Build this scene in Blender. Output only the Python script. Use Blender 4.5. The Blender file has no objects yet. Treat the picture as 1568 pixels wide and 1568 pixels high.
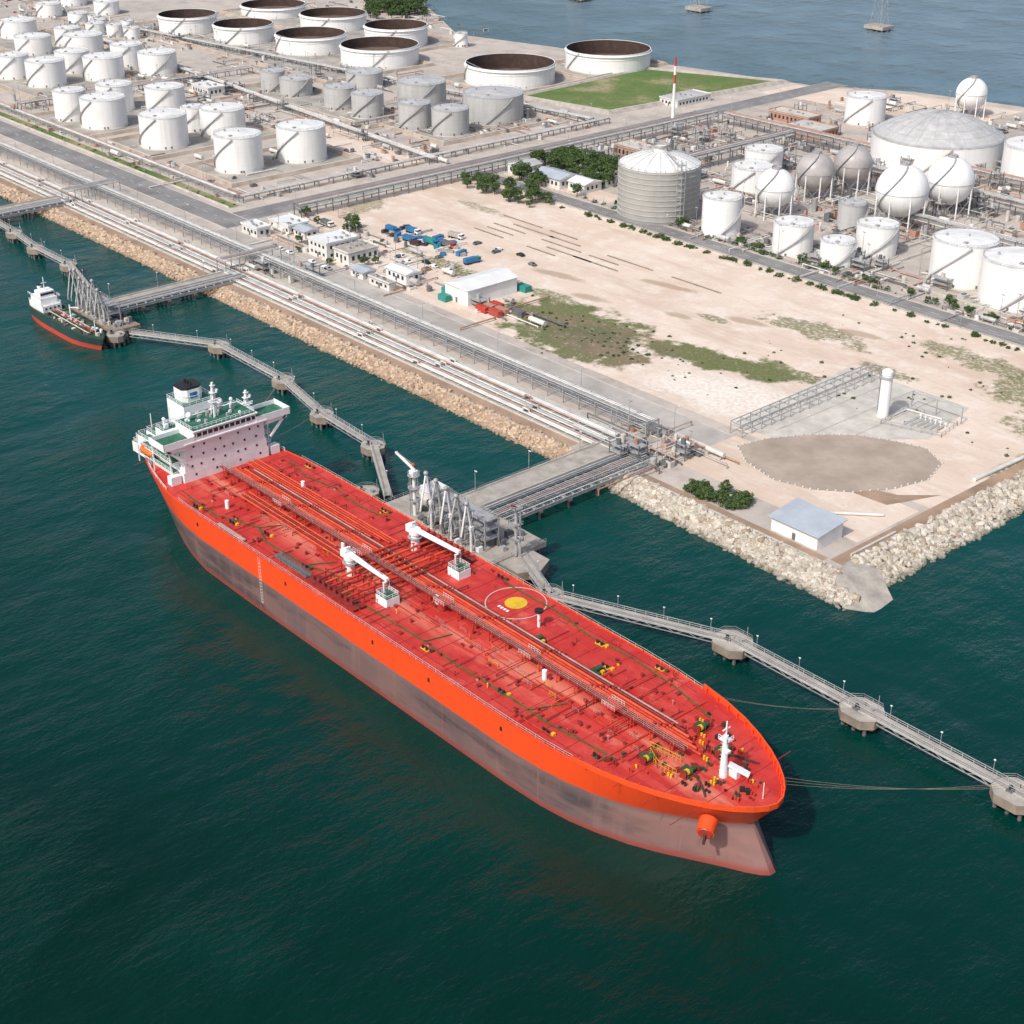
import bpy, math, random
import numpy as np
from mathutils import Vector
random.seed(7); rng=np.random.default_rng(7)
scene=bpy.context.scene
COL=bpy.context.collection
scene.view_settings.view_transform='Standard'
scene.view_settings.look='None'
scene.view_settings.exposure=0

# ------------------------------------------------------------------ materials
class N:
    def __init__(s,name):
        s.m=bpy.data.materials.new(name); s.m.use_nodes=True
        s.t=s.m.node_tree; s.t.nodes.clear()
        s.out=s.t.nodes.new('ShaderNodeOutputMaterial')
        s.p=s.t.nodes.new('ShaderNodeBsdfPrincipled')
        s.t.links.new(s.p.outputs[0],s.out.inputs[0])
        s.geo=s.t.nodes.new('ShaderNodeNewGeometry')
        s.pos=s.geo.outputs['Position']
        s.sep=s.t.nodes.new('ShaderNodeSeparateXYZ'); s.t.links.new(s.pos,s.sep.inputs[0])
    def put(s,sock,v):
        if isinstance(v,bpy.types.NodeSocket): s.t.links.new(v,sock)
        else:
            if isinstance(v,tuple) and len(v)==3 and sock.type=='RGBA': v=v+(1,)
            sock.default_value=v
    def math(s,op,a,b=0.0,clamp=False):
        n=s.t.nodes.new('ShaderNodeMath'); n.operation=op; n.use_clamp=clamp
        s.put(n.inputs[0],a); s.put(n.inputs[1],b); return n.outputs[0]
    def mix(s,f,a,b,mode='MIX'):
        n=s.t.nodes.new('ShaderNodeMix'); n.data_type='RGBA'; n.blend_type=mode
        s.put(n.inputs[0],f); s.put(n.inputs[6],a); s.put(n.inputs[7],b); return n.outputs[2]
    def noise(s,scale,detail=3,rough=.55,vec=None,stretch=None):
        v=vec or s.pos
        if stretch:
            mp=s.t.nodes.new('ShaderNodeMapping'); s.t.links.new(v,mp.inputs[0]); mp.inputs['Scale'].default_value=stretch; v=mp.outputs[0]
        n=s.t.nodes.new('ShaderNodeTexNoise'); s.t.links.new(v,n.inputs['Vector'])
        n.inputs['Scale'].default_value=scale; n.inputs['Detail'].default_value=detail; n.inputs['Roughness'].default_value=rough
        return n.outputs[0]
    def rng(s,f,lo,hi,a=0.0,b=1.0):
        n=s.t.nodes.new('ShaderNodeMapRange'); n.clamp=True
        s.put(n.inputs[0],f)
        for i,v in enumerate((lo,hi,a,b)): n.inputs[i+1].default_value=v
        return n.outputs[0]
    def ell(s,cx,cy,rx,ry,rot=0,nz=None,amp=.6,soft=.25):
        dx=s.math('SUBTRACT',s.sep.outputs[0],cx); dy=s.math('SUBTRACT',s.sep.outputs[1],cy)
        c,si=math.cos(rot),math.sin(rot)
        u=s.math('ADD',s.math('MULTIPLY',dx,c/rx),s.math('MULTIPLY',dy,si/rx))
        v=s.math('ADD',s.math('MULTIPLY',dx,-si/ry),s.math('MULTIPLY',dy,c/ry))
        d=s.math('SQRT',s.math('ADD',s.math('MULTIPLY',u,u),s.math('MULTIPLY',v,v)))
        if nz is not None: d=s.math('ADD',d,s.math('MULTIPLY',s.math('SUBTRACT',nz,.5),amp*2))
        return s.rng(d,1-soft,1+soft,1,0)
    def bump(s,h,strength=.3,dist=.1):
        n=s.t.nodes.new('ShaderNodeBump'); n.inputs['Strength'].default_value=strength; n.inputs['Distance'].default_value=dist
        s.put(n.inputs['Height'],h); s.t.links.new(n.outputs[0],s.p.inputs['Normal'])
    def fin(s,col,rough=.6,metal=0.0):
        s.put(s.p.inputs['Base Color'],col); s.put(s.p.inputs['Roughness'],rough); s.put(s.p.inputs['Metallic'],metal)
        return s.m

def paint(name,c,rough=.5,var=.25,scale=.3,metal=0.0,streak=False):
    n=N(name); z=n.noise(scale,4,.6,stretch=(1,1,.12) if streak else None)
    z2=n.noise(scale*7,3)
    f=n.rng(z,.35,.7); d=tuple(x*(1-var) for x in c); l=tuple(min(1,x*(1+var*.35)) for x in c)
    col=n.mix(f,l,d); col=n.mix(n.rng(z2,.3,.75,0,.35),col,d)
    return n.fin(col,rough,metal)

M={}
M['white']=paint('white_paint',(.80,.81,.82),.5,.10,.5)
M['tankwhite']=paint('tank_white_paint',(.80,.80,.79),.5,.11,.35,streak=True)
def tankshell(name,c,dirt,line=.25):
    n=N(name); st=n.noise(.55,4,.6,stretch=(1,1,.06)); pat=n.noise(.12,3)
    zz=n.math('FRACT',n.math('DIVIDE',n.sep.outputs[2],2.4)); seam=n.rng(zz,0,.05,1,0)
    col=n.mix(n.rng(st,.48,.8,0,.5),c,dirt); col=n.mix(n.rng(pat,.5,.75,0,.25),col,dirt)
    low=n.rng(n.sep.outputs[2],3.2,5.5,.35,0); col=n.mix(low,col,tuple(x*.75 for x in dirt))
    col=n.mix(n.math('MULTIPLY',seam,line),col,tuple(x*.5 for x in c))
    return n.fin(col,.5)
M['shell']=tankshell('tank_shell_white',(.80,.80,.79),(.58,.55,.50),.22)
M['shellgrey']=tankshell('tank_shell_grey',(.46,.46,.45),(.28,.275,.26),.45)
M['roofw']=paint('tank_roof_white',(.75,.75,.73),.55,.22,.2)
M['roofg']=paint('tank_roof_grey',(.48,.48,.48),.55,.25,.2)
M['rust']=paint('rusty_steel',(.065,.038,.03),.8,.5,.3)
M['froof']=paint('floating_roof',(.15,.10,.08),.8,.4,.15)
M['steel']=paint('galvanised_steel',(.38,.38,.38),.5,.3,.5,.1)
M['dsteel']=paint('dark_steel',(.14,.145,.15),.6,.3,.5)
M['pipe']=paint('pipe_silver',(.52,.52,.51),.4,.25,.3,.2)
M['pipew']=paint('pipe_white',(.66,.65,.62),.5,.25,.2)
M['pipep']=paint('pipe_pinkish',(.46,.31,.27),.6,.3,.2)
M['conc']=paint('concrete',(.40,.365,.32),.85,.35,.25)
M['concd']=paint('concrete_brown',(.29,.235,.185),.85,.35,.3)
M['concl']=paint('concrete_light',(.54,.51,.46),.85,.25,.2)
M['asph']=paint('asphalt',(.235,.23,.225),.9,.35,.07)
M['line']=paint('road_marking',(.62,.62,.59),.7,.2,.5)
M['dirt']=paint('dirt_brown',(.36,.25,.175),.95,.35,.1)
M['blue']=paint('blue_sheet',(.03,.17,.36),.5,.3,.4)
M['red']=paint('red_paint',(.5,.06,.04),.5,.3,.5)
M['orange']=paint('orange_paint',(.80,.085,.018),.45,.15,.5)
M['orangeboat']=paint('lifeboat_orange',(.75,.16,.03),.45,.15,.5)
M['yellow']=paint('yellow_paint',(.70,.44,.02),.5,.2,.5)
M['green']=paint('green_deck_paint',(.03,.15,.09),.6,.5,.7)
M['dgreen']=paint('dark_green_paint',(.045,.075,.03),.7,.4,.4)
M['wgreen']=paint('green_walkway_paint',(.055,.13,.035),.7,.5,.4)
M['black']=paint('black_paint',(.02,.02,.022),.5,.3,.5)
M['glass']=paint('window_glass',(.03,.04,.05),.15,.3,.5)
M['wall']=paint('building_wall',(.68,.67,.64),.8,.2,.4)
M['roofblue']=paint('metal_roof_greyblue',(.40,.44,.49),.5,.15,.2)
M['rooflight']=paint('metal_roof_light',(.72,.73,.72),.5,.12,.2)
M['teal']=paint('teal_paint',(.03,.25,.22),.6,.2,.3)
M['brick']=paint('brick_terracotta',(.42,.24,.17),.9,.3,.2)
M['soil']=paint('bund_soil',(.38,.31,.25),.95,.35,.12)
M['gravel']=paint('bund_gravel',(.37,.345,.31),.95,.4,.09)
M['silo']=tankshell('silo_banded_steel',(.34,.34,.32),(.22,.205,.185),.45)
M['sphgrey']=paint('sphere_grey',(.42,.39,.38),.4,.25,.2)
M['roadl']=paint('dusty_road',(.44,.41,.375),.95,.3,.06)
M['pad']=paint('packed_earth',(.39,.32,.255),.95,.28,.07)

n=N('ship_deck_red')
w=n.noise(.06,5,.65); w2=n.noise(.5,4,.7); w3=n.noise(.25,4,.6,stretch=(.15,1,1)); w4=n.noise(.16,5,.7)
col=n.mix(n.rng(w,.42,.66),(.48,.024,.017),(.56,.050,.036))
col=n.mix(n.rng(w2,.50,.70,0,.6),col,(.30,.020,.016))
br=n.t.nodes.new('ShaderNodeTexBrick'); n.t.links.new(n.pos,br.inputs['Vector']); br.inputs['Scale'].default_value=.12; br.inputs['Color1'].default_value=(0,0,0,1); br.inputs['Color2'].default_value=(1,1,1,1); br.inputs['Mortar'].default_value=(.5,.5,.5,1); br.inputs['Mortar Size'].default_value=.004; br.offset=.3
col=n.mix(n.rng(br.outputs[0],.55,1.0,0,.25),col,(.62,.09,.065))
col=n.mix(n.rng(br.outputs[0],.45,0,0,.30),col,(.36,.024,.018))
col=n.mix(n.rng(w4,.58,.72,0,.55),col,(.64,.17,.13))
mid=n.math('ABSOLUTE',n.math('SUBTRACT',n.sep.outputs[1],200.0))
worn=n.math('MULTIPLY',n.rng(mid,2,8,1,0),n.rng(w3,.45,.60,0,.7))
col=n.mix(worn,col,(.68,.24,.16))
M['deck']=n.fin(col,.55)
M['deckred']=paint('ship_red_fittings',(.56,.05,.03),.5,.35,.5)
M['deckorange']=paint('ship_orange_pipes',(.70,.095,.035),.45,.3,.4)
M['deckdark']=paint('ship_dark_red_fittings',(.27,.03,.024),.5,.35,.5)
M['deckline']=paint('ship_deck_seam',(.32,.025,.02),.6,.3,.5)
n=N('ship_hull_paint')
hz=n.math('ADD',n.sep.outputs[2],n.math('MULTIPLY',n.math('SUBTRACT',n.noise(.15,2),.5),.25))
ns=n.noise(.25,5,.65,stretch=(1,1,.1)); nb=n.noise(.05,4,.6); nl=n.noise(.10,5,.65,stretch=(.25,1,1.6)); nf=n.noise(1.2,4,.6,stretch=(1,1,.08))
up=n.mix(n.rng(ns,.5,.8,0,.5),(.82,.075,.014),(.60,.05,.016))
up=n.mix(n.rng(nf,.58,.75,0,.35),up,(.45,.05,.025))
lo=n.mix(n.rng(nb,.35,.65),(.195,.115,.105),(.125,.092,.095))
lo=n.mix(n.rng(nl,.48,.60,0,.85),lo,(.060,.052,.058))
lo=n.mix(n.rng(ns,.52,.75,0,.55),lo,(.27,.15,.13))
lo=n.mix(n.rng(nf,.5,.75,0,.5),lo,(.22,.10,.08))
seam=n.rng(n.math('FRACT',n.math('DIVIDE',n.math('ADD',n.sep.outputs[0],400.),33.0)),0,.012,.6,0)
lo=n.mix(seam,lo,(.34,.12,.08))
bowm=n.rng(n.sep.outputs[0],-185,-160,0,.6); lo=n.mix(bowm,lo,(.30,.145,.125))
red=n.rng(hz,.6,2.0,.85,0)
lo=n.mix(red,lo,(.26,.05,.038))
topmauve=n.rng(hz,7.0,10.0,0,.5); lo=n.mix(topmauve,lo,(.25,.155,.145))  # lower hull paint blends to one mauve tone near its top
f=n.rng(hz,9.95,10.05)
M['hull']=n.fin(n.mix(f,lo,up),.45)
n=N('small_ship_hull'); nf=n.noise(1.0,4,.6,stretch=(1,1,.1))
col=n.mix(n.rng(n.sep.outputs[2],1.9,2.0),(.50,.065,.04),(.02,.06,.055))
M['hull2']=n.fin(n.mix(n.rng(nf,.5,.75,0,.4),col,(.16,.09,.06)),.5)

# water
n=N('sea_water')
big=n.noise(.005,3); med=n.noise(.02,3)
col=n.mix(n.rng(big,.35,.68),(.0,.0125,.0075),(.0,.021,.0145))
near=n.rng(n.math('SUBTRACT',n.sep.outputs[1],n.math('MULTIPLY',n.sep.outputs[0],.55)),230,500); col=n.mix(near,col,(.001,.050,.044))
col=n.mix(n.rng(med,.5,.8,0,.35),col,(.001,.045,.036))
far=n.rng(n.sep.outputs[1],420,1000); col=n.mix(far,col,(.13,.20,.25))  # sky reflection on the distant sea, painted into the base colour
a=n.noise(.20,4,.6,stretch=(1.0,.40,1)); b=n.noise(.85,3,.6,stretch=(1,.55,1)); c=n.noise(.02,3); d=n.noise(.07,2,.5,stretch=(1,.35,1))
h=n.math('ADD',a,n.math('MULTIPLY',b,.35)); h=n.math('ADD',h,n.math('MULTIPLY',d,1.2)); h=n.math('MULTIPLY',h,n.rng(c,.35,.65,.35,1.6))
n.bump(h,.75,1.1)
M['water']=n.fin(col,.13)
n.p.inputs['IOR'].default_value=1.30

n=N('industrial_ground')
a=n.noise(.012,5,.6); b=n.noise(.09,5,.65); c=n.noise(.5,4,.6)
col=n.mix(n.rng(a,.38,.62),(.50,.44,.385),(.40,.36,.325))
col=n.mix(n.rng(b,.45,.7,0,.7),col,(.29,.245,.21))
col=n.mix(n.rng(c,.5,.75,0,.35),col,(.60,.55,.49))
M['land']=n.fin(col,.95)
n=N('sandy_lot')
a=n.noise(.02,5,.6); b=n.noise(.1,6,.7); c=n.noise(.6,4,.65); d=n.noise(.035,5,.7,stretch=(.35,1.6,1))
col=n.mix(n.rng(a,.35,.65),(.67,.56,.465),(.58,.455,.365))
col=n.mix(n.rng(b,.48,.66,0,.7),col,(.71,.645,.57))
col=n.mix(n.rng(d,.50,.62,0,.6),col,(.50,.38,.29))
col=n.mix(n.rng(c,.55,.75,0,.4),col,(.42,.345,.27))
tr=n.math('FRACT',n.math('DIVIDE',n.math('ADD',n.sep.outputs[1],n.math('MULTIPLY',n.noise(.01,2),60)),17.))
col=n.mix(n.rng(tr,.0,.09,.35,0),col,(.50,.40,.32))
m=n.ell(-322,386,34,16,.2,b,.9); col=n.mix(n.math('MULTIPLY',m,n.rng(c,.35,.6,1,.3)),col,(.73,.70,.64))
g=n.mix(n.rng(c,.4,.65),(.080,.115,.030),(.18,.17,.075))
gb=n.mix(n.rng(b,.4,.6),(.20,.15,.095),(.11,.115,.055))
patch=n.math('MAXIMUM',n.ell(-405,389,38,23,-.1,b,1.2,.15),n.ell(-350,407,36,9,.25,b,1.2,.15))
col=n.mix(n.math('MULTIPLY',patch,n.rng(c,.25,.45,.5,1)),col,n.mix(n.ell(-392,390,32,15,0,b,.9,.4),g,gb))
for (x,y,rx,ry,am,k) in [(-345,460,24,7,1.9,.8),(-285,480,22,7,1.9,.8),(-300,446,10,4,1.6,.8),(-258,468,12,12,1.7,.85),(-236,448,11,14,1.7,.8),(-500,402,28,5,1.2,.95),(-318,420,24,4,1.4,.9),(-380,440,8,3,.6,.8),(-224,425,5,30,1.0,.9),(-560,470,16,4,1.2,.6),(-600,430,10,12,1.4,.6),(-440,410,24,4,1.5,.8),(-250,490,14,7,1.6,.8)]:
    p=n.ell(x,y,rx,ry,0,b,am,.15); col=n.mix(n.math('MULTIPLY',p,n.rng(c,.38,.52,k*.15,k)),col,g)
for (x,y,rx,ry) in [(-370,447,9,3),(-392,432,7,2.5),(-430,420,8,3),(-330,470,9,3),(-460,430,12,3),(-420,455,14,2.5)]:
    col=n.mix(n.math('MULTIPLY',n.ell(x,y,rx,ry,.2,b,.7),.7),col,(.34,.25,.17))
n.bump(c,.3,.3)
M['lot']=n.fin(col,.95)
n=N('grass_field')
a=n.noise(.03,5,.65); b=n.noise(.4,4)
col=n.mix(n.rng(a,.35,.6),(.075,.15,.03),(.17,.19,.06)); col=n.mix(n.rng(a,.52,.68,0,.9),col,(.36,.30,.19)); col=n.mix(n.rng(b,.4,.7,0,.5),col,(.05,.09,.02))
M['grass']=n.fin(col,.95)
n=N('leaf_green')
a=n.noise(.9,3); col=n.mix(n.rng(a,.35,.65),(.030,.068,.018),(.085,.135,.035)); M['leaf']=n.fin(col,.8)
M['bark']=paint('bark',(.12,.085,.06),.9,.3,1)
def rockmat(name,c1,c2,c3):
    n=N(name); r=n.geo.outputs['Random Per Island']; a=n.noise(.8,4)
    col=n.mix(n.rng(r,0,.6),c1,c2); col=n.mix(n.rng(r,.72,1,0,.9),col,c3); col=n.mix(n.rng(a,.45,.7,0,.5),col,tuple(x*.45 for x in c1))
    wet=n.rng(n.sep.outputs[2],-.2,1.0,.85,0); col=n.mix(wet,col,(.05,.045,.03)); return n.fin(col,.9)
M['rockt']=rockmat('rock_tan',(.46,.335,.23),(.56,.44,.32),(.28,.195,.13))
M['rockg']=rockmat('rock_pale',(.37,.33,.27),(.58,.53,.45),(.27,.19,.12))

# ------------------------------------------------------------------ builder
class B:
    def __init__(s): s.v=[];s.f=[];s.mi=[];s.sm=[];s.mats=[]
    def mid(s,m):
        if m not in s.mats: s.mats.append(m)
        return s.mats.index(m)
    def add(s,vs,fs,m,smooth=False):
        o=len(s.v); s.v.extend(vs); k=s.mid(m)
        for f in fs: s.f.append(tuple(i+o for i in f)); s.mi.append(k); s.sm.append(smooth)
    def box(s,x,y,z,sx,sy,sz,m,rz=0):
        c,si=math.cos(rz),math.sin(rz); vs=[]
        for dz in (0,sz):
            for dx,dy in ((-.5,-.5),(.5,-.5),(.5,.5),(-.5,.5)):
                a,b=dx*sx,dy*sy; vs.append((x+a*c-b*si,y+a*si+b*c,z+dz))
        s.add(vs,[(3,2,1,0),(4,5,6,7),(0,1,5,4),(1,2,6,5),(2,3,7,6),(3,0,4,7)],m)
    def bx(s,x0,x1,y0,y1,z0,z1,m): s.box((x0+x1)/2,(y0+y1)/2,z0,x1-x0,y1-y0,z1-z0,m)
    def cyl(s,x,y,z0,z1,r,m,n=20,r2=None,cap=True,capm=None):
        r2=r if r2 is None else r2
        cs=[(math.cos(2*math.pi*i/n),math.sin(2*math.pi*i/n)) for i in range(n)]
        lo=[(x+r*c,y+r*q,z0) for c,q in cs]; hi=[(x+r2*c,y+r2*q,z1) for c,q in cs]
        s.add(lo+hi,[(i,(i+1)%n,n+(i+1)%n,n+i) for i in range(n)],m,True)
        if cap: s.add(hi,[tuple(range(n))],capm or m)
    def cone(s,x,y,z0,r,h,m,n=32,rings=1,pw=1):
        vs=[];fs=[]
        for k in range(rings):
            t=k/rings; rr=r*(1-t); zz=z0+h*(1-(1-t)**pw)
            vs+= [(x+rr*math.cos(2*math.pi*i/n),y+rr*math.sin(2*math.pi*i/n),zz) for i in range(n)]
        vs.append((x,y,z0+h))
        for k in range(rings-1):
            for i in range(n): a=k*n; fs.append((a+i,a+(i+1)%n,a+n+(i+1)%n,a+n+i))
        a=(rings-1)*n
        for i in range(n): fs.append((a+i,a+(i+1)%n,len(vs)-1))
        s.add(vs,fs,m,True)
    def ring(s,x,y,z,r,w,m,n=40,h=.12):
        vs=[];fs=[]
        for i in range(n):
            c,q=math.cos(2*math.pi*i/n),math.sin(2*math.pi*i/n)
            vs+=[(x+(r-w)*c,y+(r-w)*q,z),(x+r*c,y+r*q,z),(x+r*c,y+r*q,z+h),(x+(r-w)*c,y+(r-w)*q,z+h)]
        for i in range(n):
            a=4*i;b=4*((i+1)%n)
            for k in range(4): fs.append((a+k,b+k,b+(k+1)%4,a+(k+1)%4)[::-1])
        s.add(vs,fs,m)
    def sph(s,x,y,z,r,m,n=24,k=14,sz=1):
        vs=[];fs=[]
        for j in range(1,k):
            ph=math.pi*j/k
            vs+=[(x+r*math.sin(ph)*math.cos(2*math.pi*i/n),y+r*math.sin(ph)*math.sin(2*math.pi*i/n),z+sz*r*math.cos(ph)) for i in range(n)]
        for j in range(k-2):
            for i in range(n): a=j*n; fs.append((a+i,a+n+i,a+n+(i+1)%n,a+(i+1)%n))
        vs+=[(x,y,z+sz*r),(x,y,z-sz*r)]; t=len(vs)-2
        for i in range(n): fs.append((i,(i+1)%n,t)); fs.append(((k-2)*n+(i+1)%n,(k-2)*n+i,t+1))
        s.add(vs,fs,m,True)
    def tube(s,p,q,r,m,n=8,r2=None):
        r2=r if r2 is None else r2
        p=Vector(p);q=Vector(q);d=(q-p)
        if d.length<1e-6: return
        d.normalize(); u=d.orthogonal().normalized(); w=d.cross(u)
        A=[];Bv=[]
        for i in range(n):
            a=2*math.pi*i/n; o=u*math.cos(a)+w*math.sin(a); A.append(tuple(p+o*r)); Bv.append(tuple(q+o*r2))
        s.add(A+Bv,[(i,(i+1)%n,n+(i+1)%n,n+i) for i in range(n)],m,n>4)
        s.add(A,[tuple(range(n))[::-1]],m); s.add(Bv,[tuple(range(n))],m)
    def path(s,pts,r,m,n=6):
        for a,b in zip(pts,pts[1:]): s.tube(a,b,r,m,n)
    def beam(s,p,q,w,h,m):
        p=Vector(p);q=Vector(q);d=(q-p)
        if d.length<1e-6: return
        d.normalize(); side=d.cross(Vector((0,0,1)))
        if side.length<1e-3: side=Vector((1,0,0))
        side.normalize(); up=side.cross(d).normalized(); vs=[]
        for e in (p,q):
            for a,b in ((-1,-1),(1,-1),(1,1),(-1,1)): vs.append(tuple(e+side*a*w/2+up*b*h/2))
        s.add(vs,[(0,1,2,3)[::-1],(4,5,6,7),(0,1,5,4),(1,2,6,5),(2,3,7,6),(3,0,4,7)],m)
    def poly(s,pts,z,m): s.add([(x,y,z) for x,y in pts],[tuple(range(len(pts)))],m)
    def prism(s,pts,z0,z1,m,mt=None):
        n=len(pts); lo=[(x,y,z0) for x,y in pts]; hi=[(x,y,z1) for x,y in pts]
        s.add(lo+hi,[(i,(i+1)%n,n+(i+1)%n,n+i) for i in range(n)],m); s.add(hi,[tuple(range(n))],mt or m)
    def rail(s,pts,h,m,step=3.0,t=.09,mid=True):
        for a,b in zip(pts,pts[1:]):
            a=Vector(a);b=Vector(b);L=(b-a).length; k=max(1,int(L/step))
            s.beam(a+Vector((0,0,h)),b+Vector((0,0,h)),t,t,m)
            if mid: s.beam(a+Vector((0,0,h*.5)),b+Vector((0,0,h*.5)),t*.8,t*.8,m)
            for i in range(k+1):
                p=a+(b-a)*(i/k); s.box(p.x,p.y,p.z,t,t,h,m)
    def obj(s,name,parent=None,pivot=None):
        V=np.array(s.v,dtype=float)
        if pivot is None: pivot=(float((V[:,0].min()+V[:,0].max())/2),float((V[:,1].min()+V[:,1].max())/2),float(V[:,2].min()))
        if parent: pivot=tuple(parent.location)
        V=V-np.array(pivot)
        me=bpy.data.meshes.new(name); me.from_pydata(V.tolist(),[],s.f)
        for m in s.mats: me.materials.append(M[m])
        me.polygons.foreach_set('material_index',s.mi); me.polygons.foreach_set('use_smooth',s.sm); me.update()
        o=bpy.data.objects.new(name,me); COL.objects.link(o)
        if parent: o.parent=parent
        else: o.location=pivot
        return o
def empty(name,loc):
    e=bpy.data.objects.new(name,None); e.location=loc; COL.objects.link(e); return e

G=3.0
# ------------------------------------------------------------------ sea & land
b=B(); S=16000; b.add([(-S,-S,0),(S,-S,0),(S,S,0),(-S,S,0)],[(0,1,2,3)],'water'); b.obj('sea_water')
land=[(-6000,313),(-219,313),(-219,430),(-200,900),(-505,862),(-577,847),(-633,813),(-753,790),(-838,776),(-924,755),(-994,793),(-1068,832),(-1150,900),(-1500,1300),(-6000,5200)]
b=B(); b.prism(land,-1,G,'land'); b.obj('ground')
b=B(); z=G+.03
b.poly([(-606,366),(-219.5,366),(-219.5,425),(-215,505),(-606,505)],z,'lot')
b.obj('sandy_lot_ground')
b=B(); b.poly([(-226,318),(-221,318),(-221,440),(-226,440)],z+.03,'dirt'); b.poly([(-300,332),(-227,332),(-227,362),(-300,362)],z+.03,'lot')
b.poly([(-300,314.5),(-227,314.5),(-227,318.5),(-300,318.5)],z+.02,'dirt'); b.poly([(-262,356),(-236,358),(-229,376),(-238,366),(-250,362)],z+.05,'dirt')
b.poly([(-1400,313.9),(-330,313.9),(-330,318.5),(-1400,318.5)],z,'dirt'); b.obj('dirt_verge')
b=B(); b.poly([(-640,770),(-500,790),(-500,850),(-575,838),(-640,806)],z,'lot'); b.poly([(-600,518),(-525,518),(-525,536),(-600,536)],z,'lot'); b.poly([(-780,486),(-645,486),(-645,515),(-780,515)],z,'lot'); b.obj('sandy_yard')
b=B(); b.poly([(-307,367),(-313,440),(-262,440),(-256,408),(-287,371)],z+.07,'concl')
for i in range(4): b.bx(-304+i*10,-303.6+i*10,372+i*3,439,z+.075,z+.09,'conc')
b.obj('concrete_apron')
b=B(); pad=[(-294,356),(-284,349),(-270,345.5),(-258,349),(-248,357),(-241,369),(-238,382),(-242,395),(-252,401),(-262,398),(-274,392),(-284,381),(-291,369)]
b.poly(pad,z+.11,'pad')
for i in range(len(pad)):
    p=Vector(pad[i]);q=Vector(pad[(i+1)%len(pad)]); k=max(1,int((q-p).length/2.4))
    for j in range(k):
        c=p+(q-p)*j/k; b.box(c.x+random.uniform(-.2,.2),c.y+random.uniform(-.2,.2),z+.1,.45,.45,.45,'line')
b.obj('vehicle_turning_pad')
def road(name,x0,x1,y0,y1,zz,mat='asph',marks=True,kerb=True):
    b=B(); b.poly([(x0,y0),(x1,y0),(x1,y1),(x0,y1)],zz,mat)
    al=(x1-x0)>(y1-y0)
    if kerb:
        if al:
            for y in (y0,y1): b.bx(x0,x1,y-.15,y+.15,G,zz+.13,'concl')
        else:
            for x in (x0,x1): b.bx(x-.15,x+.15,y0,y1,G,zz+.13,'concl')
    if marks:
        if al:
            ym=(y0+y1)/2; x=x0
            while x<x1: b.poly([(x,ym-.12),(x+4,ym-.12),(x+4,ym+.12),(x,ym+.12)],zz+.02,'line'); x+=9
        else:
            xm=(x0+x1)/2; y=y0
            while y<y1: b.poly([(xm-.12,y),(xm+.12,y),(xm+.12,y+4),(xm-.12,y+4)],zz+.02,'line'); y+=9
    b.obj(name)
road('coast_road',-1500,-612,359,374,G+.05)
road('service_road',-612,-300,349,361,G+.06,'roadl',False)
road('cross_road',-632,-616,374.2,830,G+.07)
road('inland_road',-615.8,-222,506,516,G+.05,'asph',True)
b=B(); b.poly([(-1500,379),(-640,379),(-640,384),(-1500,384)],z+.02,'grass'); b.obj('grass_strip')
b=B(); b.poly([(-728,648),(-664,660),(-652,803),(-736,765)],G+1.0,'grass'); b.obj('grass_field')
def bund(pts,name='bund_wall',h=1.8,w=2.2,mat='soil',floor=None):
    b=B(); n=len(pts)
    def off(d):
        r=[]
        for i in range(n):
            p0=Vector(pts[i-1]);p1=Vector(pts[i]);p2=Vector(pts[(i+1)%n])
            e1=(p1-p0).normalized();e2=(p2-p1).normalized(); n1=Vector((e1.y,-e1.x));n2=Vector((e2.y,-e2.x)); m=(n1+n2).normalized(); m=m/max(.3,m.dot(n1)); r.append(p1+m*d)
        return r
    L=[(off(w),G-.1),(off(.5),G+h),(off(-.5),G+h),(off(-w),G-.1)]
    vs=[(p.x,p.y,zz) for l,zz in L for p in l]
    Q=[(i,(i+1)%n,n+(i+1)%n,n+i) for i in range(n)]
    b.add(vs[:2*n],Q,mat); b.add(vs[n:3*n],Q,'concl'); b.add(vs[2*n:],Q,mat)
    if floor: b.poly([tuple(p) for p in pts],G+.04,floor)
    b.obj(name)
R=lambda x0,x1,y0,y1:[(x0,y0),(x1,y0),(x1,y1),(x0,y1)]
for r in [R(-722,-672,400,480),R(-798,-746,396,480),R(-884,-812,392,480),R(-1012,-925,415,534),R(-1160,-1020,470,530),R(-870,-728,525,562),R(-726,-668,535,622),R(-806,-738,640,710),R(-795,-741,715,790),R(-1120,-845,580,668),R(-1125,-890,672,735)]:
    bund(r,floor='gravel')
bund([(-730,646),(-662,658),(-650,805),(-738,767)],w=3.5,h=2.0,mat='conc')
for r in [R(-520,-440,560,650),R(-436,-384,522,570),R(-375,-290,530,580),R(-512,-420,668,756),R(-428,-385,575,618)]: bund(r,h=.9,w=1.0,mat='conc')

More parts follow.
